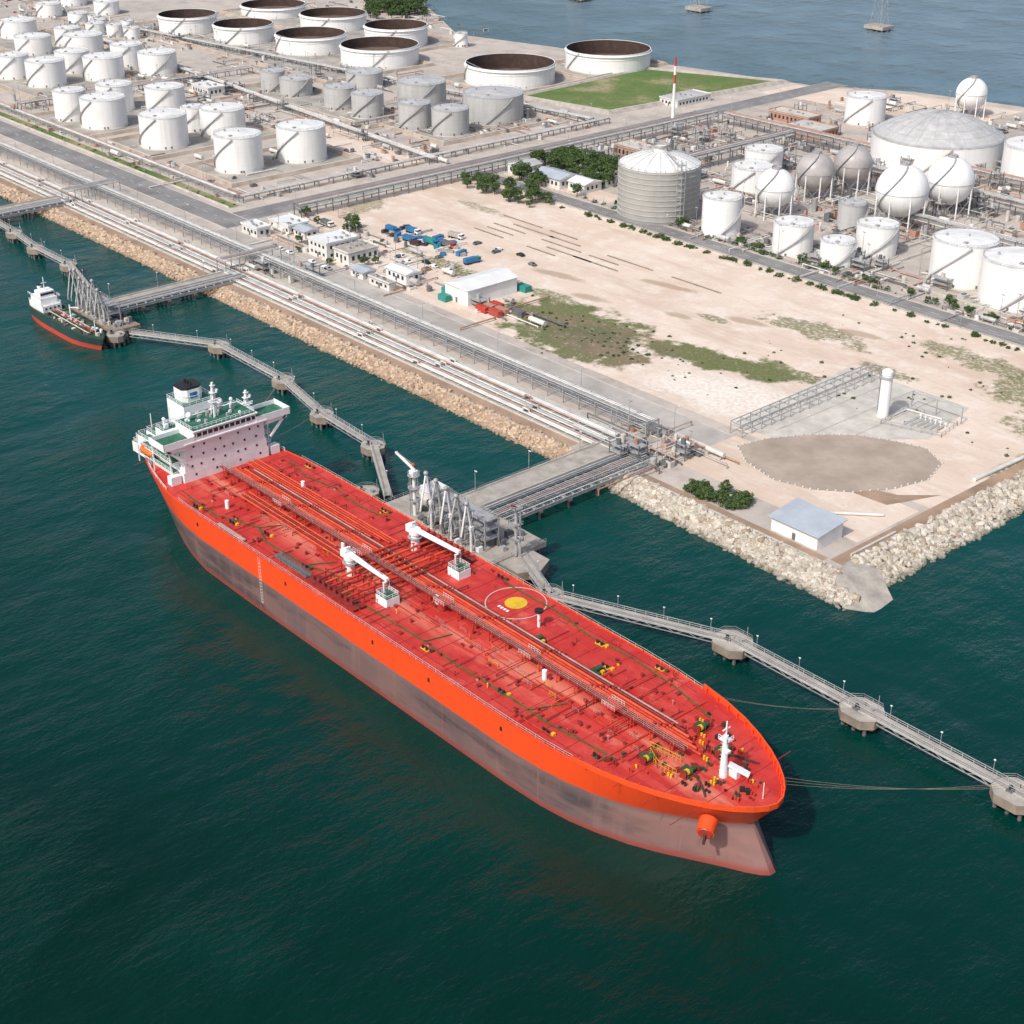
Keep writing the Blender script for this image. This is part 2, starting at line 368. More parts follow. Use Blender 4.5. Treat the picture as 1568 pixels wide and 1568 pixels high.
# ------------------------------------------------------------------ tanks
def tank(x,y,r,h,kind='white'):
    b=B(); g=G; sh='shell' if kind!='grey' else 'shellgrey'; rf='roofw' if kind=='white' else 'roofg'
    n=48 if r>12 else 36
    b.cyl(x,y,g,g+.45,r+.8,'concl',n)
    a0=random.uniform(-2.4,-.9)
    if kind=='open':
        b.cyl(x,y,g+.4,g+h,r,sh,64,cap=False)
        ri=r-.25; zf=g+h*random.uniform(.2,.5)
        cs=[(math.cos(2*math.pi*i/64),math.sin(2*math.pi*i/64)) for i in range(64)]
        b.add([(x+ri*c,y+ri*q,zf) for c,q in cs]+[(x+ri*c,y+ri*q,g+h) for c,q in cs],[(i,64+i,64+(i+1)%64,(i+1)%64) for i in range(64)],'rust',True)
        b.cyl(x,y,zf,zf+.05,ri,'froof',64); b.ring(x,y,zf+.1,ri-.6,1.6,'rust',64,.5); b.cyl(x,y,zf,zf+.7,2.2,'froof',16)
        b.ring(x,y,g+h-.1,r+.05,.35,sh,64,.25); b.ring(x,y,g+h-1.3,r+1.0,1.0,'tankwhite',64,.15); b.ring(x,y,g+h*.72,r+.25,.3,'tankwhite',64,.25)
        b.beam((x+ri*math.cos(a0),y+ri*math.sin(a0),g+h),(x+ri*.3*math.cos(a0),y+ri*.3*math.sin(a0),zf+.7),1,.3,'steel')
        for i in range(14):
            aa=2*math.pi*i/14; b.beam((x+(r+.05)*math.cos(aa),y+(r+.05)*math.sin(aa),g+h-2.3),(x+(r+.9)*math.cos(aa),y+(r+.9)*math.sin(aa),g+h-1.3),.15,.15,'tankwhite')
    else:
        b.cyl(x,y,g+.4,g+h,r,sh,n,cap=False)
        b.ring(x,y,g+h-.12,r+.14,.4,rf,n,.25)
        b.cone(x,y,g+h,r,r*.11 if kind!='dome' else r*.34,rf,n,6 if kind=='dome' else 2,1.9 if kind=='dome' else 1)
        zt=g+h+(r*.11 if kind!='dome' else r*.34)
        b.cyl(x+r*.1,y,zt-.6,zt+.8,.35,'steel',8)
        b.cyl(x-r*.5,y-r*.3,g+h+.1,g+h+r*.06+.9,.5,'steel',8); b.box(x+r*.35,y-r*.55,g+h+.1,1.6,1.6,r*.04+.5,'steel')
        if kind=='dome':
            for a in range(24):
                aa=a*math.pi/12; P=[(x+r*(1-t)*math.cos(aa),y+r*(1-t)*math.sin(aa),g+h+.08+r*.34*(1-(1-t)**1.9)) for t in (0,.17,.33,.5,.67,.83,.97)]
                b.path(P,.14,'pipe',4)
            for t in (.17,.33,.5,.67,.83): b.ring(x,y,g+h+r*.34*(1-(1-t)**1.9)-.02,r*(1-t)+.1,.25,'pipe',48,.15)
        m=20
        for i in range(m):
            aa=2*math.pi*i/m; b.box(x+(r-.2)*math.cos(aa),y+(r-.2)*math.sin(aa),g+h,.1,.1,1.1,'steel')
        b.ring(x,y,g+h+1.05,r-.15,.1,'steel',n,.1); b.ring(x,y,g+h+.55,r-.15,.08,'steel',n,.08)
    k=int(h/.7); sp=(h*1.1)/r
    P=[]
    for i in range(k+1):
        t=i/k; aa=a0+sp*t; P.append((x+(r+.55)*math.cos(aa),y+(r+.55)*math.sin(aa),g+.3+(h-.4)*t))
    for p,q in zip(P,P[1:]): b.beam(p,q,.8,.2,'steel')
    for p,q in zip(P,P[1:]):
        b.beam((p[0],p[1],p[2]+1.0),(q[0],q[1],q[2]+1.0),.1,.1,'yellow' if kind=='dome' else 'steel')
    aa=a0-1.0
    for d in (0,.25,.6):
        c,q=math.cos(aa+d),math.sin(aa+d); b.tube((x+r*c,y+r*q,g+1.2),(x+(r+3)*c,y+(r+3)*q,g+1.2),.3,'pipe'); b.tube((x+(r+3)*c,y+(r+3)*q,g+1.2),(x+(r+3)*c,y+(r+3)*q,g+.1),.3,'pipe')
    for aa in (a0+2,-1.2,-.5): b.cyl(x+r*.985*math.cos(aa),y+r*.985*math.sin(aa),g+.8,g+1.9,.5,'dsteel',8)
    b.obj('storage_tank' if kind!='open' else 'floating_roof_tank')
T=[(-700,422,12.6,18.5),(-696,459,13.3,17.8),(-771,418,13.2,17.3),(-771,456,12.8,15.1),(-835,415,13.1,16.5),(-863,408,9.5,17),(-850,464,12.,13.5),(-868,440,11,15.5),(-790,448,6.9,13.8),
(-962,441,12.6,15.7),(-997,435,10.5,14.7),(-956,479,13.1,14.3),(-990,474,11.5,13.5),(-947,514,12.8,14.0),(-985,512,11,13.9),(-1066,482,12.7,11.9),(-1034,505,13.5,14.7),(-1134,503,13.3,12),(-1078,515,9.5,12.4)]
for t in T: tank(*t)
for t in [(-1100,548,7,9),(-1085,556,6,9),(-1118,560,6,8),(-1070,562,6,8),(-1135,566,5,8),(-1100,575,5,8),(-1010,400,11,14),(-1040,400,11,14),(-1075,440,12,13),(-1110,450,12,13),(-1150,440,12,13),(-1150,560,8,9),(-1180,600,10,10),(-1200,560,10,10),(-1240,600,12,12),(-884,726,4.7,9.7)]: tank(*t)
for t in [(-1072,611,21.9,12.4),(-1011,622,21.9,12.0),(-947,638,25.1,11.7),(-878,648,27.0,12.5),(-1011,703,25.5,10.7),(-925,698,23,13.6),(-1090,700,25.8,8.0),(-772,675,29.3,12.2),(-763,756,28.9,12.6)]: tank(*t,'open')
for t in [(-745,580,15.0,17.2),(-698,597,18.0,15.4),(-754,546,9.7,13.5),(-782,546,10.1,12.9),(-830,546,10.3,10.5),(-850,542,8,12.6),(-712,549,9.6,14.3),(-688,556,10.8,14.1),(-820,592,12,10)]: tank(*t,'grey')
for t in [(-547,756,11.8,15.5),(-493,593,10.6,12.6),(-513,625,9.9,12.3),(-419,577,6.5,12.7)]: tank(*t,'grey' if t[2]<7 else 'white')
for t in [(-454,526,9.0,17.9),(-415,530,9.0,14.0),(-389,556,9.2,14.0),(-391,531,7.6,11.1),(-343,554,13.6,18.2),(-313,548,15.1,18.2),(-405,715,20.0,19.5)]: tank(*t)
tank(-466,711,34.6,15,'dome')
b=B(); x,y,r=-496,528,19.5
b.cyl(x,y,G,G+25,r,'silo',64,cap=False)
for i in range(10): b.ring(x,y,G+1.5+i*2.5,r+.3,.35,'roofg',64,.3)
b.cone(x,y,G+25,r,5.5,'roofw',64,8,1.9)
for a in range(16):
    aa=a*math.pi/8; P=[(x+r*(1-t)*math.cos(aa),y+r*(1-t)*math.sin(aa),G+25.1+5.5*(1-(1-t)**1.9)) for t in (0,.2,.4,.6,.8,.97)]
    b.path(P,.13,'steel',4)
b.cyl(x,y,G+30,G+32.5,3.2,'roofw',20); b.ring(x,y,G+32.5,3.8,.3,'steel',20,1); b.ring(x,y,G+25.9,r+.2,.12,'steel',64,.12)
for i in range(28):
    aa=2*math.pi*i/28; b.box(x+r*math.cos(aa),y+r*math.sin(aa),G+25,.15,.15,1,'steel')
for zz in range(2,30,3): b.box(x+r+2,y-8,G+zz,3,2.5,.15,'steel')
for dx in (.6,3.4):
    for dy in (-9.2,-6.8): b.tube((x+r+dx,y+dy,G),(x+r+dx,y+dy,G+31),.18,'steel',5)
b.path([(x+r*.9,y-8,G+31),(x+5,y-2,G+32)],.4,'pipe')
b.obj('banded_storage_silo')
def sphere_tank(x,y,r,mat):
    b=B(); zc=G+r+4.5
    b.sph(x,y,zc,r,mat,32,20)
    for i in range(8):
        a=2*math.pi*i/8+.2; px,py=x+r*.97*math.cos(a),y+r*.97*math.sin(a); b.tube((px,py,G),(px,py,zc),.35,'tankwhite',8)
        a2=a+2*math.pi/8; qx,qy=x+r*.97*math.cos(a2),y+r*.97*math.sin(a2); b.tube((px,py,G+.5),(qx,qy,zc-r*.6),.1,'steel',4); b.tube((qx,qy,G+.5),(px,py,zc-r*.6),.1,'steel',4)
    b.ring(x,y,zc+r-.2,2.4,.15,'steel',16,1.1); b.cyl(x,y,zc+r-.3,zc+r+.6,.9,'steel',10); b.ring(x,y,zc+.1,r+.2,.25,'steel',32,.12)
    P=[]
    for i in range(15):
        t=i/14; ph=math.pi*(.75-.68*t); aa=-2.2+1.6*t; P.append((x+(r+.6)*math.sin(ph)*math.cos(aa),y+(r+.6)*math.sin(ph)*math.sin(aa),zc+(r+.6)*math.cos(ph)))
    P=[(P[0][0],P[0][1]-3,G)]+P
    for p,q in zip(P,P[1:]): b.beam(p,q,.8,.2,'steel')
    b.obj('spherical_gas_tank')
for s in [(-457,567,9.3,'tankwhite'),(-462,603,9.6,'sphgrey'),(-459,629,9.6,'sphgrey'),(-408,599,12.3,'tankwhite'),(-405,633,11.5,'tankwhite'),(-514,814,9.3,'tankwhite')]: sphere_tank(*s)

# ------------------------------------------------------------------ pipe racks & piping
def piperack(name,p,q,w,h,npipes,levels=2,step=9,mat='steel',pm=('pipe','pipew','pipe','pipep'),ps=.35):
    b=B(); p=Vector(p+(0,));q=Vector(q+(0,)); d=(q-p);L=d.length;d.normalize(); s=Vector((-d.y,d.x,0)); k=int(L/step)
    for i in range(k+1):
        c=p+d*(i*L/k)
        for sg in (-1,1):
            e=c+s*sg*w/2; b.box(e.x,e.y,G,ps,ps,h,mat)
        for l in range(levels):
            zz=G+h-l*2.2-.2; b.beam((c.x-s.x*w/2,c.y-s.y*w/2,zz),(c.x+s.x*w/2,c.y+s.y*w/2,zz),.3,.3,mat)
    for l in range(levels):
        zz=G+h-l*2.2
        for sg in (-1,1): b.beam(tuple(p+s*sg*w/2+Vector((0,0,zz))),tuple(q+s*sg*w/2+Vector((0,0,zz))),.22,.25,mat)
        for j in range(npipes):
            o=-w/2+ (j+.7)*w/(npipes+.4); r=random.choice((.14,.2,.28)); b.tube(tuple(p+s*o+Vector((0,0,zz+.2+r))),tuple(q+s*o+Vector((0,0,zz+.2+r))),r,random.choice(pm),6)
    b.obj(name)
b=B()
ys=[320.5,321.6,322.8,324.6,325.8,327.2,329.6,330.6,331.6,332.8]
ms=['pipew','pipew','pipep','pipew','pipe','pipew','pipep','pipew','pipew','pipe']
for yy,mm in zip(ys,ms):
    r=random.uniform(.26,.42)
    x=-1450
    while x<-326:
        x2=min(x+random.choice((96,140)),-322)
        b.tube((x,yy,G+.9),(x2-3,yy,G+.9),r,mm,8)
        if x2<-330: b.path([(x2-3,yy,G+.9),(x2-3,yy,G+1.9),(x2,yy,G+1.9),(x2,yy,G+.9)],r,mm,6)
        x=x2
x=-1450
while x<-320: b.bx(x-.25,x+.25,319.6,333.6,G,G+.5,'concl'); x+=8
b.obj('coastal_pipeline')
b=B(); b.poly([(-1450,319.2),(-318,319.2),(-318,334.2),(-1450,334.2)],G+.04,'gravel'); b.bx(-1450,-330,334.6,335,G,G+.6,'concl'); b.bx(-1450,-330,318.8,319.1,G,G+.5,'concl'); b.obj('pipeline_gravel_bed')
piperack('pipe_rack',(-1400,340.5),(-318,340.5),6,5.5,5,2,8,'steel',('pipe','steel','pipew'))
piperack('pipe_rack',(-300,362),(-301,438),5,4.6,1,1,5,'steel',('pipe',),.25)
for x0 in (-556,-700): piperack('pipe_rack',(x0,322),(x0,350),7,6.5,4,1,7)
piperack('pipe_rack',(-606,395),(-606,690),6,6,6,2,9,'dsteel')
piperack('pipe_rack',(-645,388),(-645,640),4,3,5,1,9,'dsteel')
piperack('pipe_rack',(-597,690),(-300,690),6,7,6,2,9,'dsteel')
piperack('pipe_rack',(-540,545),(-540,680),6,8,6,2,9,'dsteel')
piperack('pipe_rack',(-436,600),(-300,600),5,7,5,2,9,'dsteel')
piperack('pipe_rack',(-480,652),(-300,652),5,8,5,2,9,'dsteel')
piperack('pipe_rack',(-1130,540),(-640,505),5,3,6,1,9,'dsteel')
piperack('pipe_rack',(-1100,575),(-650,632),4,3,6,1,9,'dsteel')
piperack('pipe_rack',(-905,395),(-905,560),5,4,6,1,9,'dsteel')
piperack('pipe_rack',(-1200,388.5),(-650,388.5),4,2.6,5,1,9,'steel')
piperack('pipe_rack',(-733,520),(-733,640),4,3,5,1,9,'dsteel')
def plant(name,x0,x1,y0,y1,nn,hmax=5,tall=.06):
    b=B()
    for i in range(nn):
        x=random.uniform(x0,x1);y=random.uniform(y0,y1);k=random.random();m=random.choice(('pipe','steel','dsteel','pipew','dsteel','concl','pipep','wall','brick'))
        if k<.45:
            L=random.uniform(5,26)*random.choice((-1,1)); zz=G+random.uniform(.5,hmax*.6); r=random.uniform(.15,.35)
            if random.random()<.5: P=[(x,y,G),(x,y,zz),(x+L,y,zz),(x+L,y,G)]
            else: P=[(x,y,G),(x,y,zz),(x,y+L,zz),(x,y+L,G)]
            b.path(P,r,m,6)
        elif k<.7:
            w=random.uniform(1,4);d=random.uniform(1,4);h=random.uniform(.8,hmax*.6); b.box(x,y,G,w,d,h,m); b.box(x,y,G+h,w*.5,d*.6,.4,'dsteel')
        elif k<.82:
            h=random.uniform(1.5,hmax); r=random.uniform(.5,1.4); b.cyl(x,y,G,G+h,r,m,12); b.cone(x,y,G+h,r,r*.3,m,12)
        elif k<.9:
            r=random.uniform(.7,1.3);L=random.uniform(4,9); b.tube((x,y,G+1.8),(x+L,y,G+1.8),r,random.choice(('pipew','pipe')),12); b.box(x+1,y,G,.5,1.6,1,'conc'); b.box(x+L-1,y,G,.5,1.6,1,'conc')
        elif k<1-tall:
            w=random.uniform(4,9); h=random.uniform(3,hmax+2)
            for l in (h*.5,h): b.box(x,y,G+l,w,w*.6,.2,'steel')
            for sx in (-.5,.5):
                for sy in (-.3,.3): b.box(x+sx*w*.95,y+sy*w*.95,G,.3,.3,h+1,'dsteel')
            b.cyl(x,y,G+h,G+h+2,.8,m,10)
        else:
            h=random.uniform(8,15); b.cyl(x,y,G,G+h,.12,'steel',5); b.box(x,y,G+h,1.6,.4,.3,'steel')
    b.obj(name)
plant('process_piping',-600,-545,560,680,170,7)
plant('process_piping',-535,-385,560,690,380,7)
plant('process_piping',-380,-290,575,700,220,7)
plant('process_piping',-475,-290,517,545,140,3)
plant('process_piping',-600,-300,700,830,300,5)
plant('process_piping',-1000,-650,484,528,260,3)
plant('process_piping',-1100,-650,560,640,280,3)
plant('process_piping',-925,-640,384,396,60,2)
plant('process_piping',-1300,-1015,390,470,160,4)
plant('process_piping',-1300,-1015,530,600,140,4)
plant('process_piping',-935,-885,395,535,70,4)
plant('process_piping',-1300,-900,735,800,90,4)
plant('process_piping',-740,-640,390,640,90,2)
plant('pump_station',-326,-296,320,346,70,4)
plant('pump_station',-560,-525,335,350,40,3)
plant('yard_materials',-600,-480,364,410,90,2.2,.1)
plant('yard_materials',-455,-425,372,392,14,2,0)
b=B()
for i in range(8): b.cyl(-615,664,G+i*4.9,G+(i+1)*4.9,1.1-.06*i,'red' if (i%2 and i>3) else 'tankwhite',12,1.1-.06*(i+1))
for a in range(4): b.tube((-615+12*math.cos(a*1.57+.5),664+12*math.sin(a*1.57+.5),G),(-615,664,G+30),.06,'steel',4)
b.obj('flare_mast')
b=B(); x,y=-277,411
b.cyl(x,y,G,G+.6,3,'concl',16); b.cyl(x,y,G+.5,G+17,1.9,'tankwhite',24); b.cone(x,y,G+17,1.9,1,'tankwhite',24,4,2); b.ring(x,y,G+15,2.7,.8,'steel',20,.15); b.ring(x,y,G+16,2.7,.1,'steel',20,.1)
for i in range(3): b.box(x-2.4,y+i*.3-.3,G+2,.12,.12,14,'steel')
b.obj('vertical_pressure_vessel')
b=B()
for i in range(6):
    b.tube((-268+i*2,410+i,G+1),(-268+i*2,420,G+1),.22,'pipe',8); b.cyl(-268+i*2,420,G,G+1.6,.4,'tankwhite',10)
b.rail([(-274,406,G),(-254,412,G),(-256,424,G),(-276,424,G),(-274,406,G)],1.6,'steel',3,.12)
b.path([(-275,414,G+.5),(-275,422,G+.5),(-262,424,G+.5)],.35,'pipew'); b.tube((-276,426,G+6),(-256,426,G+6),.25,'pipe',6)
for x in (-276,-266,-256): b.box(x,426,G,.3,.3,6,'steel')
b.obj('metering_skid')
b=B(); b.path([(-228,392,G+.6),(-226,440,G+.6),(-225,500,G+.6)],.7,'pipew',10); b.path([(-246,338,G+.6),(-232,351,G+.6)],.45,'pipew',10); b.obj('outfall_pipe')

# ------------------------------------------------------------------ buildings
def building(name,x0,x1,y0,y1,h,roof='flat',wm='wall',rm='rooflight',storeys=1,win=True,z0=G):
    b=B(); b.bx(x0,x1,y0,y1,z0,z0+h,wm)
    if roof=='flat':
        b.bx(x0-.4,x1+.4,y0-.4,y1+.4,z0+h,z0+h+.3,rm)
        for a in ((x0-.4,x1+.4,y0-.4,y0-.15),(x0-.4,x1+.4,y1+.15,y1+.4),(x0-.4,x0-.15,y0-.15,y1+.15),(x1+.15,x1+.4,y0-.15,y1+.15)): b.bx(a[0],a[1],a[2],a[3],z0+h+.3,z0+h+.8,wm)
        for i in range(4): b.box(random.uniform(x0+2,x1-2),random.uniform(y0+1.5,y1-1.5),z0+h+.3,1.4,1,.9,'steel')
    elif roof=='gable':
        o=.6; zr=z0+h+ .14*min(x1-x0,y1-y0)
        if (y1-y0)>(x1-x0):
            xm=(x0+x1)/2; A=[(x0-o,y0-o,z0+h),(x0-o,y1+o,z0+h),(xm,y1+o,zr),(xm,y0-o,zr),(x1+o,y0-o,z0+h),(x1+o,y1+o,z0+h)]
        else:
            ym=(y0+y1)/2; A=[(x0-o,y0-o,z0+h),(x1+o,y0-o,z0+h),(x1+o,ym,zr),(x0-o,ym,zr),(x0-o,y1+o,z0+h),(x1+o,y1+o,z0+h)]
        b.add(A,[(0,1,2,3),(3,2,5,4)],rm); b.add([A[0],A[3],A[4]],[(0,1,2)],wm); b.add([A[1],A[2],A[5]],[(0,1,2)],wm)
        b.add([(p[0],p[1],p[2]-.25) for p in A],[(3,2,1,0),(4,5,2,3)],rm)
    else:
        o=.9; A=[(x0-o,y0-o,z0+h+.1),(x1+o,y0-o,z0+h+.1),(x1+o,y1+o,z0+h+1.6),(x0-o,y1+o,z0+h+1.6)]
        b.add(A+[(p[0],p[1],p[2]+.2) for p in A],[(3,2,1,0),(4,5,6,7),(0,1,5,4),(1,2,6,5),(2,3,7,6),(3,0,4,7)],rm)
        b.add([(x0,y0,z0+h),(x1,y0,z0+h),(x1,y1,z0+h),(x0,y1,z0+h),(x1,y1,z0+h+1.5),(x0,y1,z0+h+1.5)],[(2,3,5,4),(1,2,4),(0,5,3)],wm)
    if win:
        sh=h/storeys
        for s in range(storeys):
            zz=z0+s*sh+sh*.35
            x=x0+1.8
            while x<x1-1.8: b.bx(x,x+1.4,y0-.06,y0-.002,zz,zz+sh*.38,'glass'); x+=3
            y=y0+1.8
            while y<y1-1.8: b.bx(x1+.002,x1+.06,y,y+1.4,zz,zz+sh*.38,'glass'); y+=3
    b.bx((x0+x1)/2-.6,(x0+x1)/2+.6,y0-.08,y0-.003,z0,z0+2.2,'dsteel')
    return b.obj(name)
building('white_warehouse',-470,-455.5,375.5,402,6.6,'gable','tankwhite','rooflight',win=False)
b=B();b.bx(-474.5,-471,377,383,G,G+3,'teal');b.bx(-458,-452,403.5,407,G,G+2.6,'teal');b.bx(-470,-465,371.5,374.5,G,G+2.6,'teal');b.obj('teal_shed')
building('office_building',-556,-542,367,384,7,'flat','wall','rooflight',2)
building('office_building',-541,-530,370,386,5,'flat','wall','conc',1)
building('guard_house',-603,-590,361.8,369,4,'flat')
building('workshop_building',-600,-584,375,386,4,'flat')
building('workshop_building',-583,-574,377,385,3.4,'gable','wall','roofblue')
building('small_shed',-507,-493,373,380,4.5,'gable','tankwhite','rooflight')
building('small_shed',-505,-491,362.5,366,3.2,'flat','wall','conc')
building('small_shed',-519,-510,363,370,3.2,'gable','wall','roofblue')
building('corner_warehouse',-249,-232,319.5,331,4.3,'mono','tankwhite','roofblue',win=False)
building('house',-578,-558,521,535,5,'gable','wall','roofblue')
building('house',-556,-544,525,537,4.5,'gable','wall','rooflight')
building('house',-558,-545,541,549,4,'gable','wall','rooflight')
building('house',-600,-588,523,536,5,'gable','wall','roofg')
building('control_building',-590,-560,590,604,6,'flat','brick','concl',1)
building('control_building',-560,-535,700,716,5,'flat','brick','concl',1)
building('substation_building',-590,-560,720,732,5,'flat','brick','concl',1)
building('substation_building',-660,-645,700,730,4,'flat','wall','roofg',1)
building('substation_building',-880,-860,500,512,5,'flat','wall','rooflight',1)
def truck(x,y,rz,c1,c2,L=8):
    b=B()
    def bb(dx,dz,sx,sy,sz,m): b.box(x+dx*math.cos(rz),y+dx*math.sin(rz),G+dz,sx,sy,sz,m,rz)
    bb(L*.42,.6,2.0,2.3,2.0,c1); bb(L*.42+.3,1.7,1.5,2.32,.7,'glass'); bb(-.6,.9,L*.75,2.4,1.9,c2); bb(-.2,.6,L*.95,1.2,.3,'black')
    for dx in (L*.4,-L*.15,-L*.35):
        for s in (-1,1):
            px=x+dx*math.cos(rz)-s*1.0*math.sin(rz); py=y+dx*math.sin(rz)+s*1.0*math.cos(rz)
            q=(px-s*.3*math.sin(rz),py+s*.3*math.cos(rz),G+.5); b.tube((px,py,G+.5),q,.5,'black',10)
    b.obj('parked_truck')
def car(x,y,rz,c):
    b=B(); c_,s_=math.cos(rz),math.sin(rz)
    prof=[(-2.1,.35),(2.1,.35),(2.15,.85),(1.2,.95),(.6,1.45),(-1.2,1.45),(-1.9,.95),(-2.15,.8)]
    vs=[]
    for w in (-.85,.85):
        for a,h in prof: ww=w*(.8 if h>1.2 else 1); vs.append((x+a*c_-ww*s_,y+a*s_+ww*c_,G+h))
    n=len(prof); fs=[tuple(range(n))[::-1],tuple(range(n,2*n))]+[(i,(i+1)%n,n+(i+1)%n,n+i) for i in range(n)]
    k=len(b.f); b.add(vs,fs,c); gi=b.mid('glass')
    b.mi[k+2+3]=gi; b.mi[k+2+5]=gi
    for a in (-1.3,1.3):
        for w in (-.8,.8):
            px,py=x+a*c_-w*s_,y+a*s_+w*c_; b.tube((px+.12*s_,py-.12*c_,G+.33),(px-.12*s_,py+.12*c_,G+.33),.33,'black',10)
    b.obj('parked_car')
for (x,y,r,a,c) in [(-557,414,0,'blue','blue'),(-549,420,.1,'white','blue'),(-540,411,0,'blue','blue'),(-530,416,0,'blue','teal'),(-522,419,.1,'red','dsteel'),(-497,412,1.5,'teal','blue'),(-530,430,.2,'white','conc'),(-585,397,0,'white','dsteel')]: truck(x,y,r,a,c)
for i in range(20):
    x,y=random.choice([(-520+random.uniform(0,45),430+random.uniform(0,6)),(-575+random.uniform(0,90),390+random.uniform(0,8)),(-575+random.uniform(0,70),360),(-440+random.uniform(0,110),519.5)])
    car(x,y,random.choice((0,3.14,1.57)) if 375<y<500 else 0,random.choice(('white','black','steel','white','white','dsteel')))
def container(x,y,c,rz=0):
    b=B(); b.box(x,y,G+.05,6.1,2.4,2.5,c,rz)
    for i in range(-5,6):
        px=x+i*.55*math.cos(rz);py=y+i*.55*math.sin(rz); b.box(px,py,G+.2,.2,2.5,2.2,c,rz)
    b.obj('shipping_container')
for i,(x,y) in enumerate([(-447,376),(-447,379.5),(-440,377),(-440,380.5),(-434,384),(-446,383)]): container(x,y,('red','brick','red','brick','dsteel','red')[i])
b=B()
for i in range(26):
    x=-560+random.uniform(0,52);y=414+random.uniform(-5,12); b.box(x,y,G,random.uniform(2,6),random.uniform(1.5,3),random.uniform(.6,2.2),random.choice(('blue','blue','blue','teal','conc','rust')),random.uniform(0,3))
b.obj('tarpaulin_covered_stock')
b=B()
for k in range(5):
    for j in range(random.randint(2,4)):
        x0=-545+random.uniform(0,20)+j*33; b.bx(x0,x0+random.uniform(18,30),446+k*6,446.8+k*6,G,G+.35,'concd')
b.obj('foundation_strip')
def lamp(x,y,z=G,h=9,rz=0):
    b=B(); b.cyl(x,y,z,z+h,.14,'steel',6,.08); b.beam((x,y,z+h),(x+1.6*math.cos(rz),y+1.6*math.sin(rz),z+h+.3),.12,.12,'steel'); b.box(x+1.9*math.cos(rz),y+1.9*math.sin(rz),z+h+.2,.9,.4,.18,'tankwhite',rz); b.obj('street_lamp')
for x in range(-900,-300,45): lamp(x,348.0,rz=1.57)
for x in range(-900,-640,45): lamp(x,376.5,rz=-1.57)
for x in range(-590,-230,40): lamp(x,505,rz=1.57)
for y in range(400,800,45): lamp(-614.5,y,rz=3.14)
def fence(pts,name='chain_link_fence'):
    b=B(); b.rail([(x,y,G) for x,y in pts],2.2,'steel',4,.1); b.obj(name)
fence([(-604,365),(-604,388),(-520,388)]); fence([(-1200,386),(-640,386)]); fence([(-604,504),(-222,504)]); fence([(-606,517.5),(-225,517.5)])
b=B()
for (x0,x1,y0,y1) in [(-604,-222,502.6,502.9),(-1200,-640,377.6,377.9)]: b.bx(x0,x1,y0,y1,G,G+.9,'concl')
b.obj('low_concrete_wall')

# ------------------------------------------------------------------ rocks
t_=(1+5**.5)/2
IV=np.array([(-1,t_,0),(1,t_,0),(-1,-t_,0),(1,-t_,0),(0,-1,t_),(0,1,t_),(0,-1,-t_),(0,1,-t_),(t_,0,-1),(t_,0,1),(-t_,0,-1),(-t_,0,1)],float); IV/=np.linalg.norm(IV[0])
IF=np.array([(0,11,5),(0,5,1),(0,1,7),(0,7,10),(0,10,11),(1,5,9),(5,11,4),(11,10,2),(10,7,6),(7,1,8),(3,9,4),(3,4,2),(3,2,6),(3,6,8),(3,8,9),(4,9,5),(2,4,11),(6,2,10),(8,6,7),(9,8,1)])
def rocks(name,pos,size,mat):
    n=len(pos); V=IV[None]*(1+rng.uniform(-.3,.3,(n,12,1)))
    V=V*(size[:,None,None]*rng.uniform(.6,1.4,(n,1,3)))*np.array([1,1,.8])
    a=rng.uniform(0,6.28,n); c,s=np.cos(a)[:,None],np.sin(a)[:,None]
    X=V[:,:,0]*c-V[:,:,1]*s; Y=V[:,:,0]*s+V[:,:,1]*c; V=np.stack([X,Y,V[:,:,2]],2)+pos[:,None]
    F=(IF[None]+12*np.arange(n)[:,None,None]).reshape(-1,3)
    me=bpy.data.meshes.new(name); me.from_pydata(V.reshape(-1,3).tolist(),[],F.tolist()); me.materials.append(M[mat]); o=bpy.data.objects.new(name,me); COL.objects.link(o)
b=B(); b.add([(-1500,306,-1),(-302,306,-1),(-302,313.2,G-.1),(-1500,313.2,G-.1)],[(0,1,2,3)],'dirt'); b.obj('revetment_slope')
def shore_rocks(x0,x1,dens,s0,s1):
    n=int((x1-x0)*7.5*dens); x=rng.uniform(x0,x1,n); t=rng.uniform(0,1.05,n); y=307.3+6.6*t+rng.normal(0,.3,n); z=-.5+3.6*t+rng.uniform(-.2,.25,n)
    return np.stack([x,y,z],1),rng.uniform(s0,s1,n)
p,s=shore_rocks(-1400,-700,.45,.7,1.1); rocks('rock_revetment',p,s,'rockt')
p,s=shore_rocks(-700,-302,1.1,.4,.95); rocks('rock_revetment',p,s,'rockt')
n=3800; x=rng.uniform(-304,-209,n); t=rng.uniform(0,1,n); u=(x+304)/90; y0=306.5-3.5*u; p=np.stack([x,y0+(314-y0)*t+rng.normal(0,.3,n),-.8+4.0*t+rng.uniform(-.3,.6,n)],1)
k=~((p[:,0]>-219)&(p[:,1]>309)); p=p[k]; rocks('rock_revetment',p,rng.uniform(.4,1.25,len(p))**1.2,'rockg')
n=5200; y=rng.uniform(322,520,n); t=rng.uniform(0,1,n); xx=-209-12*t; p=np.stack([xx+rng.normal(0,.3,n),y,-.8+4.0*t+rng.uniform(-.3,.6,n)],1); rocks('rock_revetment',p,rng.uniform(.45,1.4,n)**1.2,'rockg')
b=B(); b.add([(-208.5,310,-1.2),(-208.5,540,-1.2),(-220,540,G-.2),(-220,313,G-.2)],[(0,1,2,3)],'dirt'); b.add([(-304,305.5,-1.2),(-208.5,302.5,-1.2),(-219,313.5,G-.2),(-304,313.5,G-.2)],[(0,1,2,3)],'dirt'); b.obj('revetment_slope')
